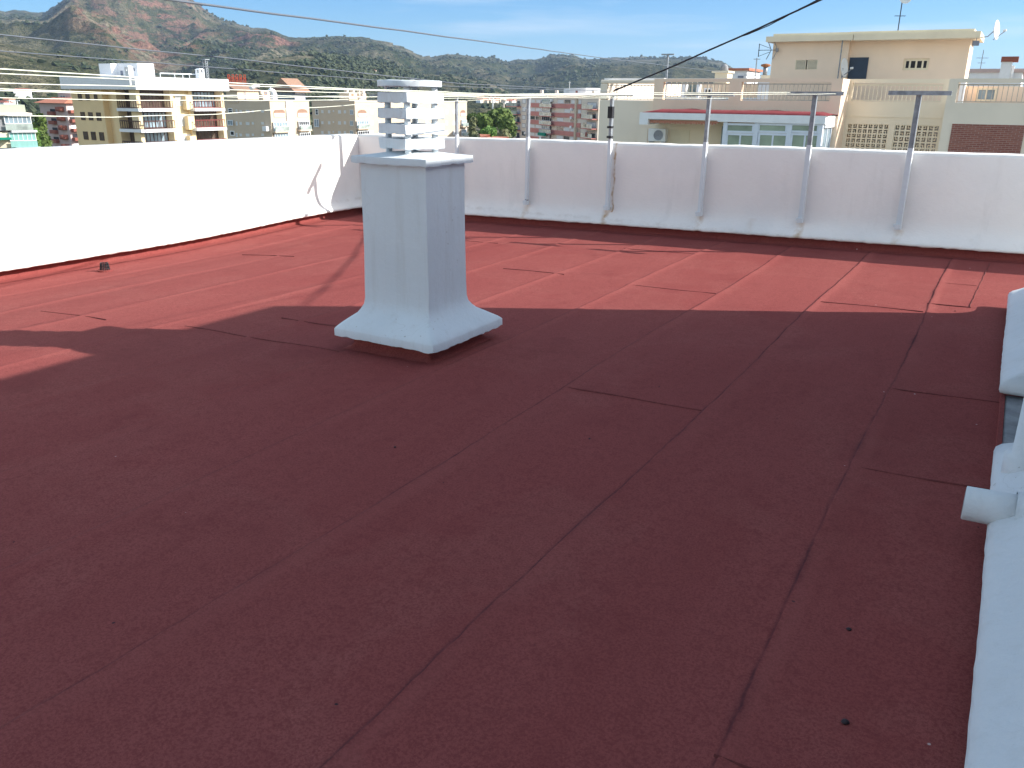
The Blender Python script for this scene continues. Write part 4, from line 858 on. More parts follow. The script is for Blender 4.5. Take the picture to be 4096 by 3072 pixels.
# roof tower, chimneys, lattice mast of the yellow block
cT = at(548, 252, 124); tt_ = thing('roof_tower', 'white lift tower on the roof of the yellow block', 'tower', (cT.x, cT.y, zb1-1)); FL2 = Fac((cT.x, cT.y), (1,0), (0,-1)); FT2 = Fac((cT.x, cT.y), (0,1), (1,0))
Lt = -FL2.hit(425,280)[0]; Wt = FT2.hit(617,280)[0]; obj('wall', MB().box(cT.x-Lt*.62, cT.x, cT.y, cT.y+Wt, zb1-.6, cT.z).box(cT.x-Lt, cT.x-Lt*.62, cT.y-1.0, cT.y+Wt*.8, zb1-.6, cT.z-.05), M['white_render'], tt_)
part('door', tt_, FL2, FL2.rect(484,283,493,312,0), 0, .05, M['slate']); part('window', tt_, FL2, FL2.rect(532,272,539,284), 0, .05, M['slate'])
def small_chimney(x0, x1, y0, rng, label, mat='white_render'):
    c = at((x0+x1)/2, y0, rng); w_ = (x1-x0)/FPX*rng*.45; z0 = zb1-1.0
    k = thing('chimney', label, 'chimney', (c.x, c.y, z0)); obj('stack', MB().box(c.x-w_, c.x+w_, c.y-w_, c.y+w_, z0, c.z-.55), M[mat], k)
    for a in (-1, 1):
        for b in (-1, 1): obj('vent_pillar', MB().box(c.x+a*w_*.75-.1, c.x+a*w_*.75+.1, c.y+b*w_*.75-.1, c.y+b*w_*.75+.1, c.z-.55, c.z-.15), M[mat], k)
    obj('cap', MB().rbox(c, w_*1.15, w_*1.15, c.z-.15, c.z+.05, 0, .5), M[mat], k)
small_chimney(503, 524, 264, 118.6, 'white capped chimney in front of the lift tower on the yellow block')
small_chimney(786, 810, 275, 132, 'white chimney with slotted top at the right part of the white roof band')
c = at(829, 313, 134); mt = thing('lattice_mast', 'slim steel lattice mast rising from the white-banded roof', 'mast', (c.x, c.y, zb1-1)); zt_ = at(826,240,134).z; mb = MB()
for a, b in ((-.25,-.25),(.25,-.25),(0,.28)): mb.tube([(c.x+a, c.y+b, zb1-1), (c.x+a, c.y+b, zt_)], .06, 5)
for k in range(8):
    z = zb1+(zt_-zb1)*k/8; z2_ = zb1+(zt_-zb1)*(k+1)/8; mb.tube([(c.x-.25,c.y-.25,z),(c.x+.25,c.y-.25,z2_)], .035, 4); mb.tube([(c.x+.25,c.y-.25,z),(c.x,c.y+.28,z2_)], .035, 4)
obj('lattice', mb, M['galv'], mt); obj('head', MB().box(c.x-.4,c.x+.4,c.y-.4,c.y+.4,zt_,zt_+.12), M['galv'], mt)
c1, c2 = at(640, 293, 128), at(800, 298, 133); cf = thing('clothes_frame', 'thin pale clothes frame behind the white roof band', 'frame', (c1.x, c1.y, zb1-.3)); mb = MB().tube([c1, c2], .07, 5)
for f in (0, .35, .55, .72, 1): q = c1.lerp(c2, f); mb.tube([(q.x,q.y,zb1-.3), q], .045, 4)
obj('rails', mb, M['pale_frame'], cf)
# ------------------------------------------------------------------ two beige blocks in the middle
def beige(label, x0, xc, x1, y0, rng, rows, wl, wr, loggias, fh_px):
    t, c, FL, FT, L, Wd = block(label, 0, x0, xc, x1, y0, 560, rng, 'sand_wall')
    part('roof_coping', t, FL, (-L-.1, .12, c.z, c.z+.25), -Wd-.1, .12, M['pink_cream'])
    for y in rows:
        for (a, b, h, st) in wl: window(FL, t, FL.rect(a, y, b, y+h), 0, M['sand_wall'] if st == 's' else M['pale_frame'], M['shutter'] if st == 's' else M['sky_glass'], 0 if st == 's' else 1, 0, .10)
        for (a, b, h, st) in wr: window(FT, t, FT.rect(a, y, b, y+h), 0, M['pink_cream'], M['shutter'], 0, 0, .10)
    return t, c, FL, FT, L, Wd
t, c, FL, FT, L, Wd = beige('beige apartment block with arched loggias, left of the chimney', 897, 1078, 1240, 404, 205, [438, 486, 532], [(957,970,15,'s'),(982,1000,16,'s'),(1006,1018,14,'s'),(1044,1058,14,'s'),(944,950,16,'g')], [], 0, 47)
def loggia(FT, t, xa, xb_, y0, y1, kind):
    r = FT.rect(xa, y0, xb_, y1)
    if kind == 'arch':
        mb = MB(); n = 10; u0, u1, z0, z1 = r; pts = []
        for k in range(n+1): a = math.pi*k/n; pts.append(((u0+u1)/2-(u1-u0)/2*math.cos(a), z1-.7+.7*math.sin(a)))
        v = [FT.pt(u0, z0, .02)]+[FT.pt(a, b, .02) for a, b in pts]+[FT.pt(u1, z0, .02)]; v2 = [FT.pt(u0, z0, -.3)]+[FT.pt(a, b, -.3) for a, b in pts]+[FT.pt(u1, z0, -.3)]
        N = len(v); mb.v = [tuple(q) for q in v+v2]; mb.f = [tuple(range(N))]+[(i, (i+1) % N, N+(i+1) % N, N+i) for i in range(N)]
        o = obj('arched_opening', mb, M['tile_brown'], t); window(FT, o, (u0+.2, u1-.2, z0+.1, z1-.9), .03, M['pale_frame'], M['sky_glass'], 3, 1, .14)
    else:
        window(FT, t, r, .3, M['pale_frame'], M['sky_glass'] if kind == 'glass' else M['dark_inside'], 4, 1, .14, 'glazed_balcony', .1); part('balcony', t, FT, (r[0]-.2, r[1]+.2, r[2]-.35, r[2]), 0, 1.0, M['sand_wall']); part('balcony_glass', t, FT, (r[0]-.1, r[1]+.1, r[2], r[2]+.95), .9, .96, M['balcony_glass'])
loggia(FT, t, 1094, 1140, 436, 469, 'arch'); loggia(FT, t, 1189, 1230, 436, 468, 'arch'); loggia(FT, t, 1090, 1146, 487, 524, 'glass'); loggia(FT, t, 1191, 1233, 483, 518, 'bars'); loggia(FT, t, 1095, 1150, 534, 570, 'glass'); loggia(FT, t, 1196, 1238, 530, 566, 'bars')
part('stair_panel', t, FT, FT.rect(1148,404,1172,600), 0, .25, M['white_render'])
part('balcony', t, FL, FL.rect(1062,505,1078,524), 0, 1.0, M['white_render'])
window(FL, t, FL.rect(913,433,930,452), 0, M['pale_frame'], M['dark_inside'], 0, 1, .15); window(FL, t, FL.rect(914,480,936,502), .3, M['pale_frame'], M['sky_glass'], 1, 0, .15); window(FL, t, FL.rect(921,523,938,543), 0, M['white_render'], M['dark_inside'], 0, 0, .2)
def upper(label, x0, xc, x1, y0, rng, mat, zlow, name='roof_tower', cat='tower'):
    c = at(xc, y0, rng); FL = Fac((c.x, c.y), (1,0), (0,-1)); FT = Fac((c.x, c.y), (0,1), (1,0)); L = -FL.hit(x0, y0+20)[0]; Wd = FT.hit(x1, y0+20)[0]
    t = thing(name, label, cat, (c.x, c.y, zlow)); obj('wall', MB().box(c.x-L, c.x, c.y, c.y+Wd, zlow, c.z), M[mat], t); return t, c, FL, FT, L, Wd
t2, c2, G1, G2, L2, W2 = upper('beige stair head with a brown tiled roof on the left beige block', 905, 948, 1040, 362, 212, 'sand_wall', c.z-.5)
mb = MB(); z = c2.z; x0_, x1_, y0_, y1_ = c2.x-L2-.5, c2.x+.6, c2.y-.6, c2.y+W2+.5; xm = 0; mb.v = [(x0_,y0_,z+.003),(x1_,y0_,z+.003),(x1_,y1_,z+.003),(x0_,y1_,z+.003),(x0_,y0_+1,z+1.4),(x0_,y1_-1,z+1.4)]; mb.f = [(0,3,2,1),(0,1,4),(1,2,5,4),(2,3,5),(3,0,4,5)]; obj('roof', mb, M['tile_brown'], t2)
window(G2, t2, G2.rect(976,366,984,402), 0, M['sand_wall'], M['slate'], 0, 0, .1)
t3, c3, G1, G2, L3, W3 = upper('narrow beige stair head beside the curved white chimney hood', 1035, 1042, 1080, 363, 208, 'sand_wall', c.z-.5); window(G2, t3, G2.rect(1057,367,1068,379), 0, M['tile_brown'], M['slate'], 0, 0, .12)
# curved white hood
hc = at(1092, 385, 207); k = thing('chimney_hood', 'curved white chimney hood on the left beige block', 'chimney', (hc.x, hc.y, c.z)); px_ = 207/FPX
mb = MB().tube([Vector((hc.x, hc.y, hc.z))+Vector((.85,.5,0))*(a*px_)+Vector((0,0,b*px_)) for a, b in ((2,-22),(3,-8),(4,5),(0,16),(-8,21),(-14,18))], [.75,.75,.7,.65,.6,.35], 10); obj('hood', mb, M['white_render'], k, True)
hc = at(1010, 352, 211); k = thing('chimney_hood', 'slanted white roof vent over the brown tiled stair head', 'chimney', (hc.x, hc.y, c.z)); obj('hood', MB().tube([at(1000,357,210), at(1012,349,210), at(1028,343,210), at(1040,347,210)], [.5,.45,.4,.15], 8), M['white_render'], k, True)
t, c, FL, FT, L, Wd = beige('long beige apartment block partly hidden behind the chimney', 1251, 1418, 1868, 407, 235, [439, 483, 522], [(1284,1296,15,'s'),(1311,1323,16,'s'),(1330,1338,10,'s'),(1351,1366,17,'s'),(1374,1386,16,'s'),(1400,1413,20,'g')], [(1480,1494,18,'s'),(1512,1524,18,'s'),(1700,1714,16,'s'),(1780,1792,18,'s'),(1810,1821,18,'s')], 0, 41)
loggia(FT, t, 1431, 1466, 439, 467, 'arch'); loggia(FT, t, 1424, 1471, 482, 512, 'glass'); loggia(FT, t, 1428, 1474, 523, 550, 'bars'); loggia(FT, t, 1841, 1862, 440, 465, 'arch'); loggia(FT, t, 1843, 1863, 478, 504, 'glass'); loggia(FT, t, 1843, 1863, 517, 542, 'glass'); loggia(FT, t, 1735, 1772, 440, 466, 'arch')
window(FL, t, FL.rect(1262,436,1273,460), 0, M['pale_frame'], M['dark_inside'], 0, 1, .15); window(FL, t, FL.rect(1260,476,1279,508), .3, M['pale_frame'], M['sky_glass'], 1, 0, .15); part('roof_tank', t, FL, FL.rect(1281,400,1313,407,-3), -5, -3, M['white_render'])
t2, c2, G1, G2, L2, W2 = upper('beige stair head with a round vent on the long beige block', 1358, 1396, 1465, 371, 240, 'sand_wall', c.z-.5)
part('round_vent', t2, G2, G2.rect(1406,375,1414,385), 0, .08, M['tile_brown']); part('stair_panel', t2, G2, G2.rect(1436,373,1450,410), 0, .2, M['white_render'])
for x in (1387, 1411, 1437, 1450): q = at(x, 366, 243); mb_ = MB().box(q.x-.5,q.x+.5,q.y-.5,q.y+.5,c2.z-1,q.z+.5); obj('chimney', mb_, M['pink_cream'], t2)
# villa with blue glazed front behind the beige blocks
t, c, FL, FT, L, Wd = block('distant villa with a blue glazed gable and brown roof between the beige blocks', 0, 1100, 1176, 1222, 362, 400, 250, 'slate')
mb = MB(); z = c.z; mb.v = [(c.x-L-1,c.y-1,z-.5),(c.x+1.5,c.y-1,z-.5),(c.x+1.5,c.y+Wd+1,z-.5),(c.x-L-1,c.y+Wd+1,z-.5),(c.x-L/2,c.y-1,z+3.2),(c.x-L/2,c.y+Wd+1,z+3.2)]; mb.f = [(0,1,4),(1,2,5,4),(2,3,5),(3,0,4,5),(0,3,2,1)]; obj('roof', mb, M['tile_brown'], t)
window(FL, t, FL.rect(1104,366,1172,402), 0, M['slate'], M['sky_glass'], 4, 2, .15); window(FT, t, FT.rect(1180,366,1218,377), 0, M['white_render'], M['dark_inside'], 4, 0, .4); window(FT, t, FT.rect(1180,384,1218,402), 0, M['white_render'], M['brown_glass'], 4, 0, .4); part('dormer', t, FT, FT.rect(1164,341,1205,352,-1), -3, -1, M['white_render'])
# ------------------------------------------------------------------ pink banded block
c = at(2115, 374, 262); hd = R(-50); uu = (-math.sin(hd), -math.cos(hd)); nn = (-uu[1]*-1*-1, 0)
u_ = Vector((math.sin(R(129)), math.cos(R(129)), 0)); n_ = Vector((-math.cos(R(129))*-1, -math.sin(R(129)), 0)); n_ = Vector((u_.y, -u_.x, 0)); n_ = n_ if n_.dot(Vector((-c.x, -c.y, 0))) > 0 else -n_
F2 = Fac((c.x, c.y), (u_.x, u_.y), (n_.x, n_.y)); t = thing('apartment_block', 'tall cream apartment block with horizontal salmon pink bands', 'building', (c.x, c.y, -20))
U = lambda x: F2.hit(x, 450)[0]; zt_ = F2.hit(2230, 375)[1]; zb_ = [F2.hit(2190, y)[1] for y in (414, 448, 483, 517, 552)]; fh = (zb_[0]-zb_[-1])/4; bh = fh*.48
u0, u1, uR0, uR1 = U(2067), U(2393), U(2326), U(2393)
mb = MB(); F2.bx(mb, u0, u1, -20, zt_-.6, -14, 0); obj('wall', mb, M['pink_cream'], t); part('roof_slab', t, F2, (U(2072), u1+.4, zt_-.6, zt_), -14, .5, M['mauve_wall'])
nf = 8; zl = [zb_[0]+fh-k*fh for k in range(nf)]            # top of each pink band
for k, z in enumerate(zl):
    hh = bh*.6 if k == 0 else bh
    mb = MB(); F2.bx(mb, U(2116), U(2303), z-hh, z, 0, .25); F2.bx(mb, U(2311), U(2325), z-hh, z, 0, .25); obj('pink_band', mb, M['salmon'], t)
    if k == 0: continue
    zw0, zw1 = z+.05, z+fh-bh-.1
    for a, b, st in ((2143,2169,0),(2228,2256,0),(2257,2282,0),(2283,2301,0),(2119,2141,0),(2312,2325,1)):
        if (k+a) % 5 == 0 and a > 2200: continue
        window(F2, t, (U(a)+.1, U(b)-.1, zw0, zw1), 0, M['mauve_wall'], M['shutter'] if (a+k*3) % 4 else M['glass'], 0, 0, .09)
    window(F2, t, (U(2089), U(2103), zw0-.2, zw1), 0, M['slate'], M['shutter'] if k < 5 else M['glass'], 0, 0, .10)
    window(F2, t, (U(2174), U(2207), z+.05, z+fh-bh+.0), .5, M['pale_frame'], [M['shutter'], M['balcony_glass'], M['sky_glass'], M['dark_inside'], M['sky_glass']][k % 5], 3, 0, .10, 'glazed_balcony')
    part('balcony', t, F2, (U(2172), U(2222), z-bh-.05, z-bh+.15), 0, 1.3, M['salmon']); part('balcony_glass', t, F2, (U(2173), U(2221), z-bh+.15, z-bh+1.15), 1.22, 1.28, M['balcony_glass'])
    for a, b, dd in ((2042,2084,1.6),(2347,2392,1.6)):
        part('balcony', t, F2, (U(a), U(b), z-bh-.12, z-bh+.12), -3, dd, M['salmon']); part('balcony_glass', t, F2, (U(a)+.05, U(b)-.05, z-bh+.12, z-bh+1.1), dd-.08, dd-.02, M['balcony_glass'])
        window(F2, t, (U(max(a,2067))+.4, U(b)-1.0, z-bh+.15, z+fh-bh-.7), 0, M['slate'], M['glass'] if (k+a) % 2 else M['shutter'], 1, 0, .1)
    if k in (3, 4): part('awning', t, F2, (U(2044), U(2072), z+fh-bh-.45, z+fh-bh-.2), -.2, 1.5, M['green_awning'])
part('awning', t, F2, (U(2174), U(2203), zl[5]+.6, zl[5]+fh-bh+.2), 1.3, 1.7, M['green_awning'])
random.seed(21)
for k in range(9):
    a = random.choice((2165, 2210, 2238, 2290, 2106)); z = zl[1+k % 6]+.15+random.random()*.9; part('air_conditioner', t, F2, (U(a)-.45, U(a)+.45, z, z+.65), .1, .55, M['white_render'])
for k, (a, cm) in enumerate(((2052,'sky_glass'),(2362,'sand_wall'),(2372,'red_brown'),(2185,'white_render'))):
    z = zl[2+k]-bh+.5; part('laundry', t, F2, (U(a)-.6, U(a)+.6, z-.1, z+1.0), 1.66, 1.70, M[cm])
part('service_duct', t, F2, (U(2303), U(2310), -20, zt_-1.2), 0, .4, M['sand_wall'])
for x in (2167, 2227, 2375): q = at(x, 366, 270); obj('chimney', MB().box(q.x-.4,q.x+.4,q.y-.4,q.y+.4,zt_-.3,q.z+.4), M['pink_cream'], t)
q = at(2312, 352, 275); k = thing('roof_tower', 'small white stair head on the roof of the pink-banded block', 'tower', (q.x, q.y, zt_-.5)); FW = Fac((q.x, q.y), (u_.x,u_.y), (n_.x,n_.y)); wL, wR = FW.hit(2255,362)[0], FW.hit(2343,362)[0]
part('wall', k, FW, (wL, wR, zt_-.5, q.z), -6, 0, M['white_render']); part('door', k, FW, FW.rect(2303,361,2311,371), 0, .06, M['red_brown']); part('window', k, FW, FW.rect(2266,362,2278,370), 0, .06, M['shutter'])
q = at(2278, 352, 275); antenna('roof_mast', 'tiny white antenna on the stair head of the pink-banded block', (q.x, q.y, q.z-.5), 2.4, [(.9,.8,3)], 'dish', .08)
# ------------------------------------------------------------------ green glazed block at the left edge, red-brown block behind
c = at(103, 420, 150); hv = math.atan2(c.x, c.y)-R(7); F3 = Fac((c.x, c.y), (math.cos(hv), -math.sin(hv)), (-math.sin(hv), -math.cos(hv))); t = thing('apartment_block', 'pale green block with glazed balconies and teal blinds at the left edge', 'building', (c.x, c.y, -20)); V = lambda x, y=480, o=0: F3.hit(x, y, o)[0]
z0 = F3.hit(60,452)[1]; part('penthouse', t, F3, (V(-160), 0, z0, c.z), -9, -1.2, M['pale_green']); part('roof_slab', t, F3, (V(-200), V(131), z0-.3, z0), -10, .4, M['green_beige_wall'])
part('wall', t, F3, (V(-190), V(118), -20, z0-.3), -10, -1.5, M['concrete'])
for k in range(5):
    za = z0-.3-2.45*k; zb2 = za-2.2
    if k: part('balcony', t, F3, (V(30+8*min(k,2)), V(133+8*min(k,2)), za, za+.26), -1.5, .3, M['white_render'])
    window(F3, t, (V(24+9*min(k,2),520), V(132+8*min(k,2),520), zb2+.95, za-.02), -.1, M['pale_frame'], M['sky_glass' if k == 0 else ('teal_blind' if k == 1 else 'glass')], 5, 0, .10, 'glazed_balcony')
    part('balcony_glass', t, F3, (V(24+9*min(k,2),520), V(133+8*min(k,2),520), zb2+.05, zb2+.93), .1, .16, M['balcony_glass' if k != 1 else 'teal_blind'])
    part('wall', t, F3, (V(-180), V(20+8*min(k,2)), zb2, za), -1.5, -.3, M['cream' if k == 1 else 'concrete'])
    if k == 1: part('awning', t, F3, (V(-60), V(30), za-1.0, za-.7), -.3, 1.0, M['green_awning'])
for x, y in ((38,404),(68,402)): q = at(x, y, 152); part_ = thing('clothesline_post', 'small T-shaped post %s on the pale green block roof' % ('nearer the left edge' if x < 50 else 'further right'), 'post', (q.x, q.y, c.z-.3)); obj('upright', MB().tube([(q.x,q.y,c.z-.3), q], .05, 5), M['pale_frame'], part_); obj('crossbar', MB().tube([q-Vector((.6,0,0)), q+Vector((.6,0,0))], .05, 5), M['pale_frame'], part_)
t, c, FL, FT, L, Wd = block('mauve and salmon block with red tiled roof and rounded balconies', 0, 168, 262, 330, 413, 560, 240, 'mauve_wall')
mb = MB(); z = c.z; a0, a1, b0, b1 = c.x-L-.8, c.x+1.0, c.y-1.0, c.y+Wd; mb.v = [(a0,b0,z),(a1,b0,z),(a1,b1,z),(a0,b1,z),(a0+2,b0+4,z+1.3),(a1-3,b0+4,z+1.3),(a1-3,b1,z+1.3),(a0+2,b1,z+1.3)]; mb.f = [(0,1,5,4),(1,2,6,5),(2,3,7,6),(3,0,4,7),(4,5,6,7),(0,3,2,1)]; obj('roof', mb, M['terracotta'], t)
t4, c4, G1, G2, L4, W4 = upper('mauve stair head on the red tiled roof left of the yellow block', 232, 278, 300, 364, 246, 'mauve_wall', c.z); part('pipe', t4, G2, (0, .8, c.z, c4.z+.6), 0, .5, M['pink_cream']); window(G1, t4, G1.rect(240,380,262,392), 0, M['pink_cream'], M['slate'], 1, 0, .15)
for k in range(6):
    y = 436+37*k
    part('loggia', t, FL, FL.rect(202+6*k*.8,y,222+6*k*.8,y+24), 0, .05, M['dark_inside']); part('balcony', t, FL, FL.rect(202+6*k*.8,y+10,224+6*k*.8,y+24), .05, .9, M['red_brown'])
    r_ = FL.rect(246+5*k,y-2,262+5*k*.2,y+10); 
    q = FL.pt(-1.0, FL.hit(255,y+10)[1], 0); obj('round_balcony', MB().tube([(q.x-1.2, q.y, q.z), (q.x-1.2, q.y, q.z+1.1)], 1.3, 14), M['red_brown'], t, True)
    part('balcony', t, FT, (.3, Wd-.3, FT.hit(290,y+16)[1], FT.hit(290,y+4)[1]), 0, 1.2, M['red_brown']); part('loggia', t, FT, (.5, Wd-.5, FT.hit(290,y+4)[1], FT.hit(290,y-10)[1]), 0, .04, M['white_render' if k % 2 == 0 else 'dark_inside'])
# red letter sign on a roof frame (the letters are illegible in the photo: bare lattice)
q = at(942, 330, 330); t = thing('roof_sign', 'red open lattice rooftop sign right of the white roof band', 'sign', (q.x, q.y, 2)); FS_ = Fac((q.x, q.y), (math.cos(YAW+.3), math.sin(YAW+.3)), (math.sin(YAW+.3), -math.cos(YAW+.3))); mb = MB(); r_ = FS_.rect(912,298,982,330)
nL = 5
for k in range(nL*2):
    u = r_[0]+(r_[1]-r_[0])*k/(nL*2-1); FS_.bx(mb, u-.16, u+.16, r_[2]-3.0, r_[3]-(k*37 % 3)*.25, -.1, .1)
for zf in (.12, .42, .52, .9):
    for k in range(nL): a = r_[0]+(r_[1]-r_[0])*(k*2)/(nL*2-1); FS_.bx(mb, a, a+(r_[1]-r_[0])/(nL*2-1), r_[2]+(r_[3]-r_[2])*zf, r_[2]+(r_[3]-r_[2])*zf+.3, -.12, .12)
M['sign_red'] = plain('sign_red', (.45,.08,.04), .6, .2, 3, 0); obj('letter_frame', mb, M['sign_red'], t)
# ------------------------------------------------------------------ trees
def leaf_cloud(lobes, n, size, flat=.6):
    V = []; Fc = []; T = []
    tot = sum(l[3]**2 for l in lobes)
    for (cx, cy, cz, r, rz_) in lobes:
        k = int(n*r*r/tot); d = rng.normal(size=(k, 3)); d /= np.linalg.norm(d, axis=1)[:, None]
        rad = r*(.55+.5*rng.random(k)**.5); nz_ = np.array([mn.noise(Vector((a[0]*2.2+cx, a[1]*2.2+cy, a[2]*2.2+cz))) for a in d]); rad *= (1+.35*nz_)
        keep = d[:, 2] > -.75; base_t = random.random()
        for q, rr, ok, nv in zip(d, rad, keep, nz_):
            if not ok: continue
            c = Vector((cx+q[0]*rr, cy+q[1]*rr, cz+q[2]*rr*rz_/r)); nn_ = Vector(q)+Vector(rng.normal(size=3)*.45); nn_.normalize()
            a = nn_.cross(Vector(rng.normal(size=3))).normalized(); b = nn_.cross(a); s = size*(.6+.8*random.random()); k0 = len(V)
            V += [tuple(c+a*s), tuple(c+b*s*flat), tuple(c-a*s), tuple(c-b*s*flat)]; Fc.append((k0, k0+1, k0+2, k0+3)); tv = min(1, max(0, base_t*.4+.4*random.random()+.35*nv+.1)); T += [tv]*4
    return V, Fc, T
def tree(x, y0, y1, hw, rng_, mat, label, n=1400, size=.55, nl=7, name='pine_tree', group=None, tall=False):
    top = at(x, y0, rng_); bot = at(x, y1, rng_); R_ = hw/FPX*rng_*1.08; h = top.z-bot.z; cz = (top.z+bot.z)/2; gz = ground_z(top.x, top.y)
    t = thing(name, label, 'tree', (top.x, top.y, gz), group); lobes = []
    for k in range(nl):
        a = 2*math.pi*k/nl+random.random(); rr = R_*(.35+.35*random.random()); d = R_-rr
        zc = cz+(random.random()-.5)*(h-1.3*rr)*.9 if not tall else bot.z+rr+(h-2*rr)*k/(nl-1)
        lobes.append((top.x+d*math.cos(a)*(.9 if not tall else .4), top.y+d*math.sin(a)*(.9 if not tall else .4), zc, rr, rr*(.8 if not tall else 1.3)))
    lobes.append((top.x, top.y, top.z-R_*.5, R_*.55, R_*.5))
    V, Fc, T = leaf_cloud(lobes, n, size); mb = MB(); mb.v = V; mb.f = Fc; o = obj('crown', mb, M[mat], t); a = o.data.attributes.new('tint', 'FLOAT', 'POINT'); a.data.foreach_set('value', T)
    mb = MB().tube([(top.x, top.y, gz-.5), (top.x+.2, top.y, (gz+cz)/2), (top.x, top.y+.1, cz+h*.2)], [.45,.32,.12], 7)
    for l in lobes[:4]: mb.tube([(top.x, top.y, cz-h*.25), (l[0], l[1], l[2])], .12, 5, .04)
    obj('trunk', mb, M['bark'], t, True); return t
G = 'trees between the beige block and the pink-banded block'
tree(1998,434,515,50,200,'pine','tallest dark green pine crown right of the thin pole, nearest the pink-banded block',3600,.5,10,group=G)
tree(1940,452,520,36,198,'pine','middle dark pine with a rounded crown between the two poles',2400,.5,8,group=G)
tree(1890,455,490,20,205,'pine','low dark pine crown touching the long beige block',1300,.5,6,group=G)
tree(2026,468,535,30,190,'pine','dark pine bulging in front of the pink-banded block balconies',2200,.5,7,group=G)
tree(1953,508,556,31,178,'bright','bright green bushy tree below the dark pines',2200,.42,8,'broadleaf_tree',G)
tree(1892,472,575,21,180,'gum','tall olive green tree beside the beige block corner',1900,.40,8,'gum_tree',G,True)
tree(2020,518,575,25,172,'gum','olive green feathery tree in front of the orange roofs',1600,.38,7,'gum_tree',G)
tree(2052,500,560,14,215,'pine','dark green tree seen through the left balconies of the pink-banded block',700,.45,5,group=G)
tree(158,462,610,24,215,'pine','tall dark tree between the pale green block and the mauve block',2400,.55,9,'dark_tree','trees at the left edge',True)
tree(140,520,640,18,190,'bright','green bushy tree low behind the pale green block',1500,.5,7,'broadleaf_tree','trees at the left edge',True)
tree(185,540,620,14,225,'gum','small olive tree at the foot of the mauve block',700,.45,5,'gum_tree','trees at the left edge')
# low orange tiled roofs among the trees
for x, y, w_, lab in ((1940,537,36,'low house with a wide orange tiled roof under the trees'),(2003,546,22,'small orange tiled roof half hidden by the olive tree')):
    c = at(x, y, 165); t = thing('house', lab, 'house', (c.x, c.y, -20)); a = w_/FPX*165; mb = MB().box(c.x-a, c.x+a, c.y-4, c.y+4, -20, c.z-1.3); obj('wall', mb, M['sand_wall'], t)
    mb = MB(); z = c.z-1.3; mb.v = [(c.x-a-.5,c.y-4.5,z),(c.x+a+.5,c.y-4.5,z),(c.x+a+.5,c.y+4.5,z),(c.x-a-.5,c.y+4.5,z),(c.x-a+3,c.y,c.z),(c.x+a-3,c.y,c.z)]; mb.f = [(0,1,5,4),(1,2,5),(2,3,4,5),(3,0,4),(0,3,2,1)]; obj('roof', mb, M['terracotta'], t)
# thin light poles beyond the trees
for x, y0, y1, w_, mt_, lab in ((1971,385,440,.16,'dish','tall thin white floodlight pole beyond the pines'),(2015,408,448,.2,'pink_cream','pale pink thin pole just right of the white floodlight pole')):
    c = at(x, y0, 330); g_ = ground_z(c.x, c.y); t = thing('light_pole', lab, 'pole', (c.x, c.y, g_)); obj('pole', MB().tube([(c.x,c.y,g_),(c.x,c.y,c.z)], w_*2.2, 6, w_*1.4), M[mt_], t); obj('lamp_head', MB().box(c.x-1,c.x+1,c.y-.3,c.y+.3,c.z,c.z+.6), M[mt_], t)
# far town houses (a few pixels each)
protos = []
def far_house(kind):
    w_, d_, h_ = ((6,5,5),(9,6,6.5),(5,5,8))[kind]; t = thing('town_house', 'tiny pale house with reddish roof in the distant town', 'house', (0,0,0), 'tiny houses of the distant town')
    obj('wall', MB().box(-w_,w_,-d_,d_,-4,h_), M[('pink_cream','white_render','sand_wall')[kind]], t)
    mb = MB(); mb.v = [(-w_-.5,-d_-.5,h_),(w_+.5,-d_-.5,h_),(w_+.5,d_+.5,h_),(-w_-.5,d_+.5,h_),(-w_+2,0,h_+2.2),(w_-2,0,h_+2.2)]; mb.f = [(0,1,5,4),(1,2,5),(2,3,4,5),(3,0,4),(0,3,2,1)]; obj('roof', mb, M['terracotta' if kind != 1 else 'red_brown'], t); return t
protos = [far_house(k) for k in range(3)]; used = [0,0,0]
for k in range(110):
    x = 1915+ (k*4.77 % 520) + random.uniform(-4, 4); q = ray(x, 400); az_ = math.atan2(q.x, q.y); ia = int(np.argmin(np.abs(azF-az_)))
    tgt = random.uniform(.0022, .0062); sel = [i for i in range(len(rr_)) if 480 < rr_[i] < 1500]; r = rr_[min(sel, key=lambda i: abs((EYE-Z[ia, i])/rr_[i]-tgt))]; zsel = float(np.interp(r, rr_, Z[ia]))
    if r < 700 or abs((EYE-zsel)/r-tgt) > .004: continue
    px_, py_ = r*math.sin(az_), r*math.cos(az_); kd = k % 3
    o = protos[kd] if not used[kd] else copy_tree(protos[kd]); used[kd] = 1
    o.location = (px_, py_, zsel); o.rotation_euler = (0, 0, random.choice((0, .3, -.4, 1.2))); o.scale = (.36,.36,.36)
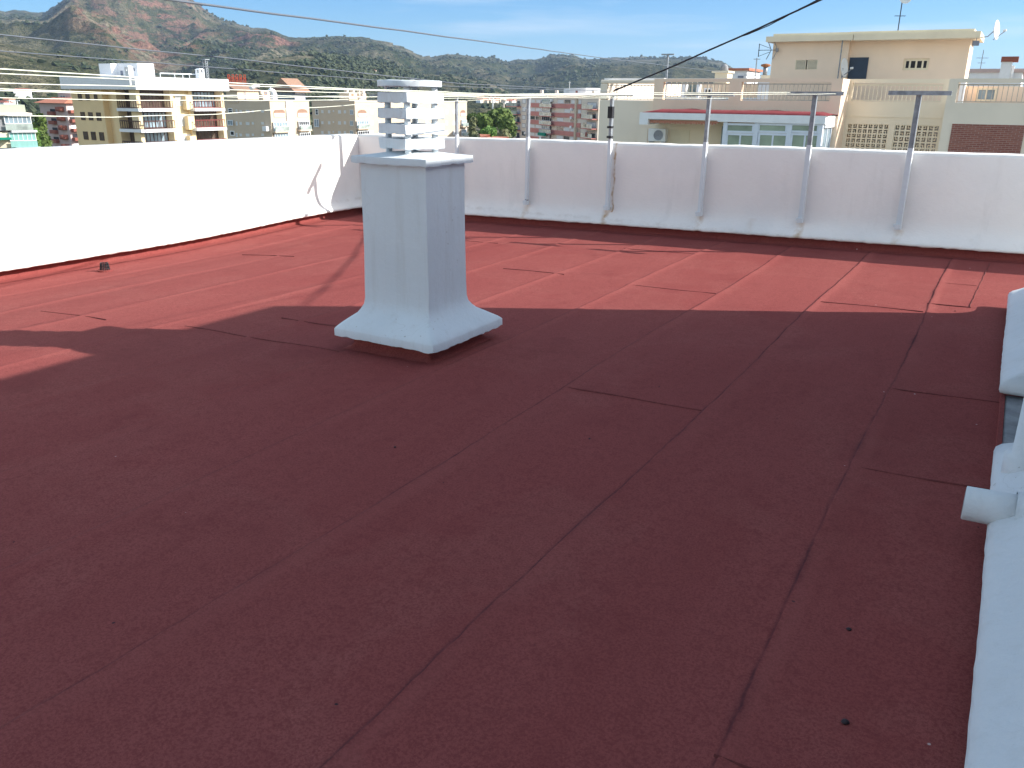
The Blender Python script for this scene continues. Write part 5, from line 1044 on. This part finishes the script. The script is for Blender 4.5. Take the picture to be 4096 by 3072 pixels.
# hillside villas at the left
for k, (x, r, lab) in enumerate(((12,520,'white villa low on the hillside above the pale green block, leftmost'),(28,540,'white villa on the hillside, second from the left edge'),(52,505,'pale villa on the hillside just above the two roof posts'),(92,560,'small white villa by the trees left of the mauve block'),(640,620,'cluster villa seen over the white roof band beside the lift tower'),(672,640,'white hillside villa above the middle of the white roof band'),(712,600,'orange roofed villa peeping over the white roof band'),(1500,900,'pale villa at the hill foot left of the round chimney top'))):
    q = ray(x, 380); az_ = math.atan2(q.x, q.y); px_, py_ = r*math.sin(az_), r*math.cos(az_); kd = (1,0,2)[k % 3]
    o = copy_tree(protos[kd]); o.name = 'villa'; o['label'] = lab; 
    if 'group' in o: del o['group']
    o.location = (px_, py_, ground_z(px_, py_)+1); o.scale = (.45,.45,.45); o.rotation_euler = (0,0,.3*k)
# wood and scrub on the near hills: one uncountable mass of crowns
ico = [(0,0,1)]+[(math.cos(2*math.pi*j/6+.5*k)*s, math.sin(2*math.pi*j/6+.5*k)*s, z) for k, (s, z) in enumerate(((.75,.62),(1,.08),(.72,-.5))) for j in range(6)]
icf = [(0,1+j,1+(j+1) % 6) for j in range(6)]+[(1+6*k+j, 7+6*k+j, 7+6*k+(j+1) % 6, 1+6*k+(j+1) % 6) for k in range(2) for j in range(6)]
ico = np.array(ico); Nf = 16000; VV = []; FF = []; TT = []
fx = forest[:len(azF)]; cnt = 0
xx = rng.uniform(-150, 3000, Nf*4); r2 = 430*np.exp(rng.random(Nf*4)*np.log(3300/430.)); 
for x, r in zip(xx, r2):
    if cnt >= Nf: break
    ia = min(len(azF)-1, max(0, int((x+800)/5))); ir = min(len(rr_)-1, int(np.searchsorted(rr_, r))); a = azF[ia]+rng.normal()*.001
    p = (.05+1.1*forest[ia, ir]**1.3*(1 if rock[ia, ir] < .3 else .25)-.5*grey[ia, ir])*(1 if r < 1500 else .55)
    if r > rc2[ia, 0]+120: continue
    if rng.random() > p: continue
    if 1860 < x < 2440 and .0 < (EYE-Z[ia, ir])/r < .009 and r > 450: continue
    px_, py_ = r*math.sin(a), r*math.cos(a); z = float(np.interp(r, rr_, Z[ia])); s = (1.1+2.2*rng.random()**1.5)*(.75+.55*min(r, 3000)/1500); v = ico*(1+.35*rng.normal(size=(len(ico), 1)))*np.array([s, s, s*.85])+np.array([px_, py_, z+s*.35])
    k0 = cnt*len(ico); VV.append(v); FF += [tuple(k0+q for q in f) for f in icf]; TT += [rng.random()]*len(ico); cnt += 1
mb = MB(); mb.v = [tuple(p) for p in np.concatenate(VV)]; mb.f = FF
M['scrub'] = leafmat('hill_scrub', (.022,.038,.018), (.055,.066,.030), .02)
o = obj('hillside_trees', mb, M['scrub']); o['kind'] = 'stuff'; at_ = o.data.attributes.new('tint', 'FLOAT', 'POINT'); at_.data.foreach_set('value', TT)
